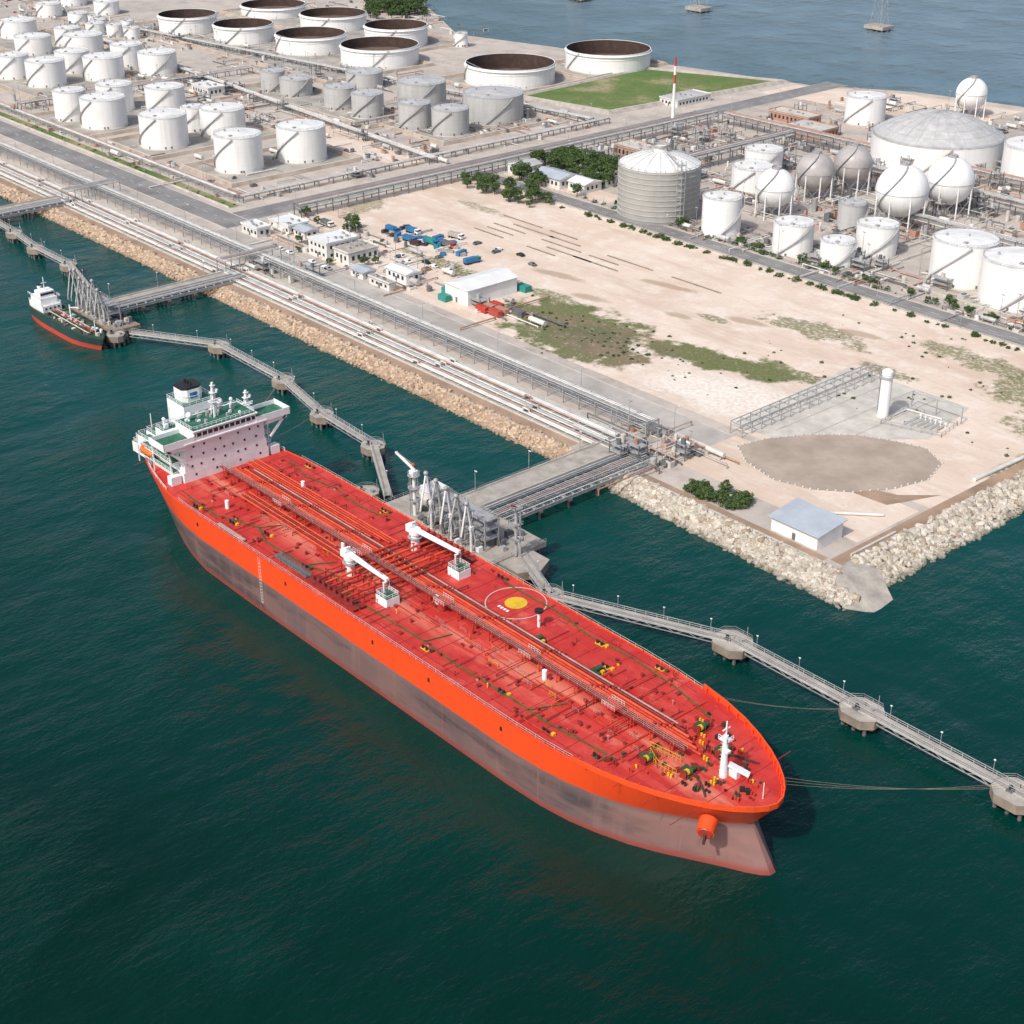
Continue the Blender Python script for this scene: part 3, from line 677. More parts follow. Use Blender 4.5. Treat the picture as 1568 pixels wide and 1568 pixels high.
b=B(); b.add([(-222,322,G+.25),(-214,324,G+.1),(-203.5,317.5,.2),(-202.5,308,-.1),(-209.5,303.5,.25),(-220,312,G+.2),(-203.5,317.5,-2),(-202.5,308,-2),(-209.5,303.5,-2),(-217,314,G+.25)],[(0,5,9),(5,4,9),(9,4,3,2),(0,9,1),(9,2,1),(4,8,7,3),(3,7,6,2)],'conc'); b.obj('concrete_slipway')
b=B(); b.bx(-320,-226,314.3,315.0,G,G+.7,'concl'); b.bx(-223.6,-222.9,324,345,G,G+.8,'concl'); b.obj('sea_wall_kerb')

# ------------------------------------------------------------------ vegetation
def treemesh(name,h,r,nl,bush=False):
    b=B()
    if not bush:
        b.cyl(0,0,0,h*.45,.3*h/8,'bark',8,.16*h/8)
        for i in range(6):
            a=i*1.05; b.tube((0,0,h*(.3+.03*i)),(r*.6*math.cos(a),r*.6*math.sin(a),h*(.55+.05*(i%3))),.1,'bark',5,.04)
    cl=[]
    for i in range(26 if not bush else 16):
        a=random.uniform(0,6.28); q=random.random()**.5*r*.85; zz=(h*.62+random.uniform(-.28,.3)*h*(1-(q/r)**2*.5)) if not bush else random.uniform(.15,.75)*h*(1-.5*(q/r)**2)
        cl.append((q*math.cos(a),q*math.sin(a),zz,random.uniform(.22,.4)*r))
    vs=[];fs=[]
    for i in range(nl):
        cx,cy,cz,cr=random.choice(cl); d=Vector((random.gauss(0,1),random.gauss(0,1),random.gauss(0,1))).normalized()*cr*random.uniform(.6,1.05)
        c=Vector((cx,cy,cz))+Vector((d.x,d.y,d.z*.75))
        if c.z<.05: c.z=.1
        u=Vector((random.gauss(0,1),random.gauss(0,1),random.gauss(0,.5))).normalized(); w=u.cross(d+Vector((random.gauss(0,.3),random.gauss(0,.3),.3))).normalized(); s=random.uniform(.18,.38)*(r/3.2)**.6
        o=len(vs); vs+=[tuple(c+u*s),tuple(c+w*s*.7),tuple(c-u*s),tuple(c-w*s*.7)]; fs.append((o,o+1,o+2,o+3))
    b.add(vs,fs,'leaf')
    me=bpy.data.meshes.new(name); me.from_pydata(b.v,[],b.f)
    for m in b.mats: me.materials.append(M[m])
    me.polygons.foreach_set('material_index',b.mi); me.update(); return me
TM=[treemesh('tree_mesh',8,3.6,1500),treemesh('tree_mesh',7,3.0,1300),treemesh('tree_mesh',9,4.2,1700)]
BM=[treemesh('bush_mesh',2.4,2.0,500,True),treemesh('bush_mesh',1.8,1.6,400,True)]
def put(me,name,x,y,s,z=G):
    o=bpy.data.objects.new(name,me); o.location=(x,y,z-.05); o.rotation_euler=(0,0,random.uniform(0,6.28)); o.scale=(s,s,s*random.uniform(.8,1.15)); COL.objects.link(o)
for i in range(70): put(random.choice(TM),'tree',random.uniform(-600,-543),random.choice((519,540,550,553,560,565))+random.uniform(-3,4),random.uniform(.6,1.25))
for i in range(24): put(random.choice(TM),'tree',random.uniform(-602,-540),random.uniform(486,503),random.uniform(.45,1.1))
for (x,y,s) in [(-573,403,.9),(-570,398,.7),(-566,400,.8),(-590,395,.6),(-604,398,.7),(-536,364,.5),(-560,364,.5),(-571,372,.6),(-525,375,.6),(-524,380,.5),(-590,562,1.3),(-600,560,1.1),(-515,520,.7)]: put(random.choice(TM),'tree',x,y,s)
for i in range(30):
    a=random.uniform(0,6.28);q=random.random()**.5*6; put(random.choice(TM),'shrub',-273+q*math.cos(a)*1.7,323+q*math.sin(a)*.9,random.uniform(.4,.75),G-1.3)
for i in range(150): put(random.choice(BM),'hedge_bush',random.uniform(-540,-228),random.choice((500.5,501,519.5))+random.uniform(-1,1),random.uniform(.4,1.2))
for i in range(50): put(random.choice(TM),'tree',random.uniform(-500,-230),519.5+random.uniform(-1,1.5),random.uniform(.35,.65))
for i in range(110): put(random.choice(BM),'shrub',random.gauss(-390,26),random.gauss(391,10),random.uniform(.15,.5))
for i in range(80): put(random.choice(BM),'shrub',random.uniform(-350,-225),random.uniform(405,495),random.uniform(.15,.5))
for i in range(120):
    t=random.random(); o=random.uniform(4,45); put(random.choice(TM),'tree',-994-130*t-o*.5,785+95*t-o,random.uniform(.9,1.6))
for i in range(50): put(random.choice(BM),'hedge_bush',random.uniform(-1000,-640),379+random.uniform(0,4),random.uniform(.2,.5))

# ------------------------------------------------------------------ jetties
def dolphin(x,y,w=10,d=8.5,zt=4.6,name='mooring_dolphin'):
    b=B(); c=2.4; P=[(x-w/2+c,y-d/2),(x+w/2-c,y-d/2),(x+w/2,y-d/2+c),(x+w/2,y+d/2-c),(x+w/2-c,y+d/2),(x-w/2+c,y+d/2),(x-w/2,y+d/2-c),(x-w/2,y-d/2+c)]
    b.prism(P,zt-2.4,zt,'concd','conc'); b.add([(p[0],p[1],zt-2.4) for p in P],[tuple(range(8))[::-1]],'concd')
    for i in range(3):
        for j in range(3): b.cyl(x+(i-1)*w*.3,y+(j-1)*d*.3,-3,zt-2.3,.5,'dsteel',10)
    b.box(x-1,y-1,zt,1.6,1.4,.5,'dsteel'); b.cyl(x-1,y-1,zt+.5,zt+1.4,.35,'black',10,.5); b.box(x+2,y+1,zt,1.2,1,.9,'steel'); b.cyl(x+3,y+2,zt,zt+4.5,.1,'steel',6)
    b.rail([(x-w/2+.3,y-d/2+c,zt),(x-w/2+.3,y+d/2-c,zt),(x-w/2+c,y+d/2-.3,zt),(x+w/2-c,y+d/2-.3,zt)],1.1,'steel',2,.08)
    b.obj(name)
def catwalk(pts,w=2.0,z=4.9,name='jetty_catwalk',lamps=True):
    b=B()
    for (x0,y0),(x1,y1) in zip(pts,pts[1:]):
        p=Vector((x0,y0,z));q=Vector((x1,y1,z)); d=(q-p);L=d.length;d.normalize(); s=Vector((-d.y,d.x,0))
        b.beam(p,q,w,.15,'conc')
        for sg in (-1,1):
            o=s*sg*w/2; b.beam(p+o-Vector((0,0,.25)),q+o-Vector((0,0,.25)),.3,.45,'roofg'); b.beam(p+o-Vector((0,0,1.5)),q+o-Vector((0,0,1.5)),.2,.2,'steel')
            b.rail([tuple(p+o),tuple(q+o)],1.15,'roofg',3,.11)
            k=int(L/3)
            for i in range(k):
                a=p+d*(i*L/k)+o;c=p+d*((i+1)*L/k)+o
                if i%2: b.beam(a-Vector((0,0,.2)),c-Vector((0,0,1.5)),.12,.12,'steel')
                else: b.beam(a-Vector((0,0,1.5)),c-Vector((0,0,.2)),.12,.12,'steel')
        b.tube(p+s*(w/2+.4)-Vector((0,0,.5)),q+s*(w/2+.4)-Vector((0,0,.5)),.2,'pipe',6)
        if lamps:
            k=max(1,int(L/13))
            for i in range(k):
                a=p+d*((i+.5)*L/k)+s*w/2; b.cyl(a.x,a.y,z,z+3.6,.08,'steel',5); b.box(a.x,a.y,z+3.6,.5,.3,.2,'white')
    b.obj(name)
for (x,y) in [(-482,275),(-437,274),(-403,267),(-371,265)]: dolphin(x,y,8.5,7.5)
for (x,y) in [(-214,263),(-173,263),(-131,263)]: dolphin(x,y,10.5,9)
catwalk([(-515,256),(-482,275),(-437,274),(-403,267),(-371,265),(-338,246)])
catwalk([(-262,243),(-214,263),(-173,263),(-131,263),(-88,263)],2.6)
catwalk([(-284,252),(-262,243)],2.2)
for (x,y) in [(-668,280),(-640,277),(-608,277)]: dolphin(x,y,8,7)
catwalk([(-760,284),(-668,280),(-640,277),(-608,277),(-548,262)])
def trestle(name,x0,x1,y0,y1,zt=4.6,split=None,poles=True):
    b=B(); xs=split or x0+.45*(x1-x0)
    b.bx(x0,xs,y0,y1,zt-.8,zt,'conc'); b.bx(x0,x0+.3,y0,y1,zt,zt+.7,'concl'); b.bx(xs-.3,xs,y0,y1,zt,zt+.7,'concl')
    b.bx(x0-.3,x0,y0,y1,zt-1.3,zt-.2,'concl')
    for xx in (xs+.8,(xs+x1)/2,x1-.4): b.bx(xx-.3,xx+.3,y0,y1,zt-1.4,zt-.4,'steel')
    y=y0
    while y<y1:
        b.bx(x0,x1,y+2,y+3.2,zt-2.2,zt-1.4,'concd')
        for i in range(4): b.cyl(x0+1+(x1-x0-2)*i/3,y+2.6,-3,zt-2.1,.45,'dsteel',8)
        for k in (0,4,8): b.bx(xs+.3,x1,y+k,y+k+.3,zt-.39,zt-.1,'roofg')
        y+=12
    m=int((x1-xs-1.2)/1.0)
    for i in range(m):
        xx=xs+1+i*1.0; r=random.choice((.16,.24,.32)); b.tube((xx,y0-3,zt+r-.1),(xx,y1+4,zt+r-.1),r,('pipe','steel','dsteel','roofg','steel','pipep')[i%6],8)
    b.rail([(x1+.1,y0,zt),(x1+.1,y1,zt)],1.1,'roofg',3,.1); b.rail([(x0,y0,zt+.6),(x0,y1,zt+.6)],.7,'steel',4,.08)
    if poles:
        y=y0+6
        while y<y1: b.cyl(x0+.2,y,zt,zt+7,.1,'steel',6); b.box(x0+.6,y,zt+7,1,.3,.2,'white'); y+=22
    b.obj(name)
trestle('jetty_trestle',-323,-302,262,322,split=-313.5)
b=B(); b.bx(-322.6,-314,322,349,G+.02,G+.25,'conc'); b.bx(-318,-290,348.4,348.9,G,G+.3,'concl'); b.obj('jetty_approach_road')
trestle('jetty_trestle',-554,-542,262,322)
trestle('jetty_trestle',-709,-696,240,322)
b=B(); b.bx(-760,-700,232,240,3.5,4.6,'conc')
for i in range(8): b.cyl(-758+8*i,236,-3,3.6,.6,'dsteel',8)
b.obj('jetty_platform')
def loading_arm(x,y,z,h,mat,rz=-math.pi/2,fold=.5):
    b=B(); c,s=math.cos(rz),math.sin(rz)
    def P(a,zz): return (x+a*c,y+a*s,zz)
    b.box(x,y,z,1.6,1.6,.6,'steel'); b.tube(P(0,z),P(0,z+h*.5),.42,mat,10); b.box(x,y,z+h*.45,1.2,1.2,1.2,mat)
    top=P(1.5,z+h); b.tube(P(0,z+h*.5),top,.34,mat,8); b.beam(P(-.6,z+h*.5),P(1.0,z+h*.98),.18,.18,mat)
    b.tube(P(0,z+h*.5),P(-1.6,z+h*.22),.3,mat,8); b.box(*P(-1.7,z+h*.14),1.5,1.5,1.5,'steel',rz)
    end=P(1.5+h*.28*fold,z+h*.4); b.tube(top,end,.28,mat,8); b.tube(end,(end[0],end[1],end[2]-1.6),.3,'steel',8); b.sph(*top,.75,'steel',10,6)
    b.tube(P(-1.7,z+h*.3),P(.6,z+h*.95),.07,'black',4)
    b.beam(P(0,z+h*.5),P(-.8,z+h*.8),.15,.15,mat); b.beam(P(-.8,z+h*.8),top,.12,.12,mat)
    b.obj('marine_loading_arm')
b=B(); zt=5.2
b.bx(-334,-284,239,262,zt-1.5,zt,'conc')
for i in range(10):
    for yy in (241,250,260): b.cyl(-332+i*5.2,yy,-3,zt-1.4,.5,'dsteel',8)
for xx in (-330,-308,-288): b.bx(xx-2,xx+2,236.8,239,1.5,zt-.2,'concd'); b.bx(xx-1.6,xx+1.6,230.5,232.4,.5,zt-.4,'black'); b.tube((xx,232.4,3),(xx,236.8,3),1.0,'black',12)
b.rail([(-334,239.2,zt),(-334,261.8,zt),(-326,261.8,zt)],1.1,'steel',3); b.rail([(-284,262,zt),(-284,239,zt),(-320,239.2,zt)],1.1,'steel',3)
for i in range(7): b.path([(-312+1.2*i,262,zt+.5),(-312+1.2*i,251,zt+.5),(-315+3*i,248,zt+.5),(-315+3*i,243,zt+1.2)],.28,random.choice(('pipe','steel')),6)
for k in range(3):
    zz=zt+3+3*k
    b.bx(-314,-291,245,250,zz,zz+.12,'steel'); b.rail([(-314,245,zz),(-291,245,zz),(-291,250,zz),(-314,250,zz)],1.1,'steel',3,.09)
for xx in (-314,-306,-298,-291):
    for yy in (245,250): b.box(xx,yy,zt,.3,.3,10,'steel')
for i in range(6): b.beam((-314+i*4,245,zt),(-310+i*4,245,zt+9),.15,.15,'steel'); b.beam((-310+i*4,250,zt),(-314+i*4,250,zt+9),.15,.15,'steel')
for i in range(60): b.box(random.uniform(-332,-286),random.uniform(241,260),zt,random.uniform(.6,2.2),random.uniform(.6,2),random.uniform(.6,2.2),random.choice(('steel','dsteel','pipe','white','dsteel')))
b.bx(-331,-325,252,259,zt,zt+3,'wall'); b.bx(-331.3,-324.7,251.7,259.3,zt+3,zt+3.25,'rooflight')
b.obj('jetty_platform')
for i,x in enumerate((-311,-306.5,-302,-297.5,-293)): loading_arm(x,241.5,zt,19-i*.7,'pipe' if i%2 else 'tankwhite',fold=.45+.15*(i%2))
b=B(); x,y=-322,244
b.cyl(x,y,zt,zt+15,.55,'tankwhite',12)
for zz in (5,9,13): b.ring(x,y,zt+zz,1.9,1.4,'steel',14,.15); b.ring(x,y,zt+zz+1,1.9,.1,'steel',14,.1)
for a in range(4): b.tube((x+1.7*math.cos(a*1.57),y+1.7*math.sin(a*1.57),zt),(x+1.7*math.cos(a*1.57),y+1.7*math.sin(a*1.57),zt+14),.12,'steel',5)
b.box(x,y,zt+13,2,2,1.6,'tankwhite'); b.beam((x,y,zt+15),(x-11,y+2,zt+16),.7,.5,'tankwhite'); b.beam((x,y,zt+16.5),(x-11,y+2,zt+16.3),.15,.15,'steel'); b.sph(x,y,zt+16.4,.6,'red',12,8)
b.obj('gangway_tower')
b=B(); x,y=-283.5,250
b.cyl(x,y,zt,zt+15,.45,'pipe',10); b.cyl(x+1.3,y+.4,zt,zt+15,.2,'pipe',8)
for zz in (5,10,15): b.box(x,y,zt+zz,3,3,.15,'steel'); b.rail([(x-1.5,y-1.5,zt+zz),(x+1.5,y-1.5,zt+zz),(x+1.5,y+1.5,zt+zz),(x-1.5,y+1.5,zt+zz),(x-1.5,y-1.5,zt+zz)],1,'steel',1.5,.08)
b.tube((x,y,zt+15.5),(x,y-2,zt+16.6),.25,'red',8); b.obj('fire_monitor_tower')
b=B(); b.prism([(-292,244),(-276,244),(-273,250),(-276,256),(-290,256)],2.4,4.9,'concd','conc')
for i in range(4): b.cyl(-289+4*i,250,-3,2.5,.6,'dsteel',8)
b.obj('breasting_dolphin')
dolphin(-262,243,8,8,4.8,'breasting_dolphin'); dolphin(-345,243,8,8,4.8,'breasting_dolphin')
b=B(); b.bx(-556,-520,251,263,3.6,5,'concd')
for i in range(8):
    for yy in (252.5,261): b.cyl(-554+4.6*i,yy,-3,3.7,.5,'dsteel',8)
for k in range(2):
    zz=5+3.5+3.5*k; b.bx(-546,-528,254,259,zz,zz+.12,'steel'); b.rail([(-546,254,zz),(-528,254,zz),(-528,259,zz),(-546,259,zz),(-546,254,zz)],1.1,'steel',3)
for xx in (-546,-537,-528):
    for yy in (254,259): b.box(xx,yy,5,.3,.3,8,'steel')
for i in range(50): b.box(random.uniform(-554,-522),random.uniform(252,262),5,random.uniform(.6,2.5),random.uniform(.6,2),random.uniform(.6,2.4),random.choice(('steel','dsteel','pipe','concl','dsteel')))
b.obj('jetty_platform')
for i in range(7): loading_arm(-551+i*3.6,252.8,5,16+random.uniform(-2.5,2),'pipe' if i%2 else 'roofg',fold=.35+.3*random.random())
dolphin(-518,251,8,7,4.6)

# ------------------------------------------------------------------ ships
def hull(b,profs,cy,levels,mat):
    n=len(profs[0][1]); rows=[]
    for zz in levels:
        if zz<=profs[0][0]: P=profs[0][1]
        elif zz>=profs[-1][0]: P=profs[-1][1]
        else:
            for (za,A),(zb,C) in zip(profs,profs[1:]):
                if za<=zz<=zb:
                    t=(zz-za)/(zb-za); P=[(A[i][0]+(C[i][0]-A[i][0])*t,A[i][1]+(C[i][1]-A[i][1])*t) for i in range(n)]; break
        rows.append([(x,h,zz) for x,h in P])
    for sg in (-1,1):
        vs=[(x,cy+sg*hb,zz) for r in rows for x,hb,zz in r]; fs=[]
        for k in range(len(rows)-1):
            for i in range(n-1):
                f=(k*n+i,k*n+i+1,(k+1)*n+i+1,(k+1)*n+i); fs.append(f if sg<0 else f[::-1])
        b.add(vs,fs,mat,True)
    for i in (0,n-1):
        vs=[];fs=[]
        for r in rows: vs+=[(r[i][0],cy-r[i][1],r[i][2]),(r[i][0],cy+r[i][1],r[i][2])]
        for k in range(len(rows)-1): fs.append((2*k,2*k+1,2*k+3,2*k+2))
        b.add(vs,fs,mat)
CY=206.0
DK=[(-397,8.5),(-394,11),(-390,13),(-384,15.2),(-377,17.6),(-370,19.4),(-363,20.8),(-355,21.7),(-345,22),(-320,22),(-290,22),(-260,22),(-230,22),(-212,22),(-200,21.6),(-192,20.9),(-184,19.6),(-177,17.8),(-171,15.6),(-165.5,13.0),(-161,10.3),(-157.5,7.6),(-154.8,4.8),(-153.1,2.2),(-152.6,.3)]
MD=[(-396.5,5.5),(-393,8),(-389,10),(-383,12.6),(-376,15.4),(-369,17.6),(-361,19.6),(-353,21),(-343,21.9),(-320,22),(-290,22),(-260,22),(-230,22),(-212,22),(-202,21.5),(-195,20.5),(-188,18.9),(-182,16.8),(-176.5,14.2),(-171.5,11.3),(-167.5,8.6),(-164,6.0),(-161.2,3.6),(-159.2,1.6),(-158.4,.3)]
WL=[(-396,3),(-392,5),(-388,7),(-382,10),(-375,13),(-368,15.5),(-360,18),(-352,20),(-342,21.6),(-320,22),(-290,22),(-260,22),(-230,22),(-212,22),(-201,21.5),(-193,20.4),(-186,18.6),(-179,16.2),(-173,13.4),(-168,10.6),(-163.5,8.0),(-159.5,5.8),(-156,4.0),(-153.4,2.3),(-152.0,.8)]
ZD=17.0
ship=empty('oil_tanker',(-275,CY,0))
b=B(); hull(b,[(0,WL),(9.5,MD),(ZD,DK)],CY,[-3,-1,0,1.5,3,5,7,8.5,9.5,10.5,12,13.5,15,16,17],'hull')
top=[(x,CY-h) for x,h in DK]+[(x,CY+h) for x,h in DK[::-1]]
def edge(x0,x1,side): return [(x,CY+side*h) for x,h in DK if x0<=x<=x1]
bul=edge(-193,-150,-1)+edge(-193,-150,1)[::-1]
for (xa,ya),(xb,yb) in zip(bul,bul[1:]): b.beam((xa,ya,ZD+.65),(xb,yb,ZD+.65),.3,1.3,'orange')
for sg in (-1,1):
    o=Vector((-162.5,CY+sg*9.5,12.6)); dr=Vector((.45,sg*.80,-.25)).normalized(); e=o+dr*3.2
    b.tube(o,e,2.1,'orange',24,1.85); b.tube(e,e+dr*.25,1.6,'red',20,1.45); b.tube(e+dr*.2,e+dr*.6+Vector((0,0,-1.2)),.3,'rust',8); b.box(e.x+dr.x*.5,e.y+dr.y*.5,e.z-1.9,1.8,.6,.6,'rust',sg*1.0)
for x in (-344,-300,-262,-240,-214): b.bx(x,x+.7,183.92,184.02,13.7,14.8,'black')
for zz in range(0,13): b.bx(-312.4,-311.6,183.93,184.0,3+zz,3.12+zz,'concl')
b.bx(-312.5,-312.42,183.88,184.0,3,17,'concl'); b.bx(-311.58,-311.5,183.88,184.0,3,17,'concl')
b.obj('hull',ship)
b=B(); b.poly(top,ZD,'deck')
for i in range(-13,15):
    x=-278+i*8.2; b.bx(x-.09,x+.09,CY-20.8 if x>-358 else CY-19,CY+20.8 if x<-192 else CY+17,ZD,ZD+.05,'deckline')
for yy in (-18.5,-7,7,18.5): b.bx(-360,-192,CY+yy-.09,CY+yy+.09,ZD+.06,ZD+.10,'deckline')
for sd in (-1,1):
    e=edge(-396,-190,sd)
    for (xa,ya),(xb,yb) in zip(e,e[1:]): b.beam((xa,ya-sd*.3,ZD+.15),(xb,yb-sd*.3,ZD+.15),.12,.35,'orange')
hx,hy=-249,219.6
b.cyl(hx,hy,ZD+.1,ZD+.16,2.9,'yellow',32); b.ring(hx,hy,ZD+.1,7.9,.26,'concl',56,.05)
for k in range(4): b.box(hx-1.6+k*1.05,hy-4.2,ZD+.12,.7,.8,.05,'white',.1)
def dpath(pts,r,m,z=ZD+.25):
    for p,q in zip(pts,pts[1:]): b.beam((p[0],p[1],z),(q[0],q[1],z),r,.12,m)
dpath([(-356,188.5),(-340,188),(-334,190.5),(-326,193),(-318,190),(-300,190.6),(-292,193.4),(-277,190),(-262,190.6),(-250,191),(-236,190.2),(-222,190.8),(-205,190.5),(-186,192.5)],.46,'wgreen')
dpath([(-356,223.5),(-344,221),(-332,223),(-318,221.5),(-306,223)],.4,'wgreen')
dpath([(-258,224),(-240,224.5),(-226,222.6),(-212,223.5),(-196,222),(-182,219)],.4,'wgreen')
dpath([(-326,193),(-322,200),(-322,206)],.34,'wgreen'); dpath([(-250,191),(-248,198)],.34,'wgreen'); dpath([(-300,190.6),(-296,198)],.34,'wgreen'); dpath([(-212,190.6),(-208,199)],.34,'wgreen')
for (x,y) in [(-349,186.5),(-334,189),(-322,192.5),(-300,190),(-276,189),(-248,189),(-222,190.8),(-204,188),(-190,190),(-350,225.5),(-312,225),(-262,225),(-222,222),(-205,225),(-236,210),(-214,216)]:
    b.cyl(x,y,ZD,ZD+.9,.34,'black',10); b.cyl(x+1.4,y,ZD,ZD+.9,.34,'black',10); b.box(x+.75,y,ZD,2.6,.9,.15,random.choice(('yellow','dgreen','deckdark'))); b.box(x+2.7,y+.5,ZD,.8,.8,.6,random.choice(('dgreen','yellow')))
for (x,y) in [(-232,212),(-213,213.5)]:
    b.box(x,y,ZD,3.2,2.4,.5,'dgreen'); b.tube((x,y-1,ZD+1),(x,y+1,ZD+1),.6,'dgreen',12); b.box(x+1.5,y,ZD,.8,.8,1,'yellow')
b.obj('deck',ship)
b=B()
for i in range(420):
    x=random.uniform(-360,-180); y=CY+random.uniform(-19.5,19.5)
    if x>-195: y=CY+(y-CY)*.8
    if abs(y-208)<4.5 or (x-hx)**2+(y-hy)**2<66: continue
    k=random.random(); m=random.choice(('deckred',)*7+('deckdark',)*5+('yellow','pipep','deckorange'))
    if k<.30: b.cyl(x,y,ZD,ZD+.7,.36,m,10); b.cyl(x,y,ZD+.7,ZD+.85,.45,'deckdark',10)
    elif k<.50: b.box(x,y,ZD,random.uniform(.5,1.3),random.uniform(.5,1.2),.5,'deckdark')
    elif k<.70: b.cyl(x,y,ZD,ZD+1.1,.12,m,6); b.sph(x,y,ZD+1.2,.22,m,8,6)
    else:
        L=random.uniform(3,11)
        if random.random()<.5: b.tube((x,y,ZD+.4),(x+L,y,ZD+.4),.1,random.choice(('deckred','deckdark')),6)
        else: b.tube((x,max(186,y-L/2),ZD+.35),(x,min(226,y+L/2),ZD+.35),.1,'deckdark',6)
for (x,y) in [(-262,204.5),(-219,202),(-342,193),(-300,203),(-338,216)]: b.cyl(x,y,ZD,ZD+2.4,.6,'white',14); b.cone(x,y,ZD+2.4,.6,.3,'white',14)
b.cyl(-237,216.5,ZD,ZD+4.2,.4,'white',12); b.cyl(-237,216.5,ZD+4.2,ZD+4.8,1.1,'black',14); b.tube((-237,216.5,ZD+2),(-235.5,216,ZD+2),.2,'red')
for sd in (-1,1):
    e=[(x,y-sd*.5,ZD) for x,y in edge(-360,-192,sd)]; b.rail(e,1.15,'concl',2.5,.07)
for i in range(44):
    x=-350+i*3.9; y=200.2+random.uniform(-3.5,1.2); b.rail([(x,y,ZD),(x+random.uniform(1.5,3.5),y,ZD)],1.0,random.choice(('pipep','yellow','pipep','deckorange')),1.2,.07)
b.obj('deck_fittings',ship)
b=B()
for j,(yy,r,zz,m) in enumerate([(206.2,.32,1.3,'deckred'),(207.1,.32,1.3,'deckorange'),(208.0,.34,1.3,'deckred'),(209.0,.34,1.3,'deckorange'),(210.0,.3,1.3,'deckdark'),(211,.22,1.2,'pipep'),(204.8,.2,.9,'deckred')]):
    b.tube((-361+j,yy,ZD+zz),(-174-j*2.0,yy,ZD+zz),r,m,8)
    for x in range(-348,-180,20): b.tube((x+j-.15,yy,ZD+zz),(x+j+.15,yy,ZD+zz),r*1.5,'deckdark',8); b.cyl(x+j,yy,ZD+zz,ZD+zz+.9,.14,'deckred',6); b.cyl(x+j,yy,ZD+zz+.9,ZD+zz+1.0,.35,'deckred',8)
for x in range(-360,-178,6): b.bx(x-.15,x+.15,204.3,211.6,ZD+.5,ZD+.85,'deckdark'); b.bx(x-.15,x+.15,204.3,204.6,ZD,ZD+.5,'deckdark'); b.bx(x-.15,x+.15,211.3,211.6,ZD,ZD+.5,'deckdark')
for j in range(5): b.tube((-362,212.2+j*.9,ZD+1.0),(-300+j*3,212.2+j*.9,ZD+1.0),.26,'deckred' if j%2 else 'deckorange',8); b.tube((-345,199.0+j*.8,ZD+.9),(-290-j*3,199.0+j*.8,ZD+.9),.22,'deckdark' if j%2 else 'deckorange',8)
b.bx(-362,-176,202.9,204.1,ZD+2.6,ZD+2.75,'deckdark')
for x in range(-360,-176,6): b.bx(x-.1,x+.1,202.9,203.1,ZD,ZD+2.6,'deckred'); b.bx(x-.1,x+.1,203.9,204.1,ZD,ZD+2.6,'deckred')
b.rail([(-362,202.95,ZD+2.75),(-176,202.95,ZD+2.75)],1.05,'pipep',3,.08); b.rail([(-362,204.05,ZD+2.75),(-176,204.05,ZD+2.75)],1.05,'pipep',3,.08)
for x in (-330,-292,-258,-226,-198): b.box(x,203.5,ZD+2.78,4,3.2,.2,'deckred'); b.rail([(x-2,201.9,ZD+2.9),(x+2,201.9,ZD+2.9)],1.1,'pipew',1,.08); b.rail([(x-2,205.1,ZD+2.9),(x+2,205.1,ZD+2.9)],1.1,'pipew',1,.08)
for j in range(8):
    x=-291+j*2.4
    b.tube((x,187,ZD+2.1),(x,225,ZD+2.1),.32,('deckred','deckdark','deckorange')[j%3],10)
    for yy in (187,225): b.tube((x,yy-.2,ZD+2.1),(x,yy+.2,ZD+2.1),.6,'deckdark',12)
    for yy in (191,196,216,221): b.cyl(x,yy,ZD,ZD+2.1,.15,'deckred',6); b.cyl(x,yy,ZD+2.3,ZD+3.2,.14,'deckred',6); b.cyl(x,yy,ZD+3.1,ZD+3.25,.45,'deckred',10)
for yy in (188,224): b.bx(-293,-272,yy-2.0,yy+2.0,ZD+.5,ZD+.8,'deckdark'); b.bx(-293,-272,yy-.05,yy+.05,ZD+.8,ZD+1.2,'rust')
for i in range(30):
    x=random.uniform(-352,-182);L=random.uniform(5,14); sd=random.choice((-1,1)); b.path([(x,208,ZD+.9),(x,208+sd*L,ZD+.9),(x,208+sd*L,ZD)],.16,random.choice(('deckred','deckdark','deckorange')),6)
b.obj('deck_piping',ship)
b=B(); b.box(-301,187.5,ZD+.6,15,1.9,.35,'dsteel',-.02); b.rail([(-308.5,186.7,ZD+.9),(-293.5,186.6,ZD+.9)],.9,'dsteel',1.5,.1); b.rail([(-308.5,188.4,ZD+.9),(-293.5,188.3,ZD+.9)],.9,'dsteel',1.5,.1)
for i in range(5): b.box(-306+i*2.6,187.5,ZD,.4,1.5,.6,'deckred')
b.box(-328,185.6,ZD+.4,13,1.0,.4,'pipep'); b.box(-328,185.6,ZD,.4,.8,.4,'deckred')
b.obj('accommodation_ladder',ship)
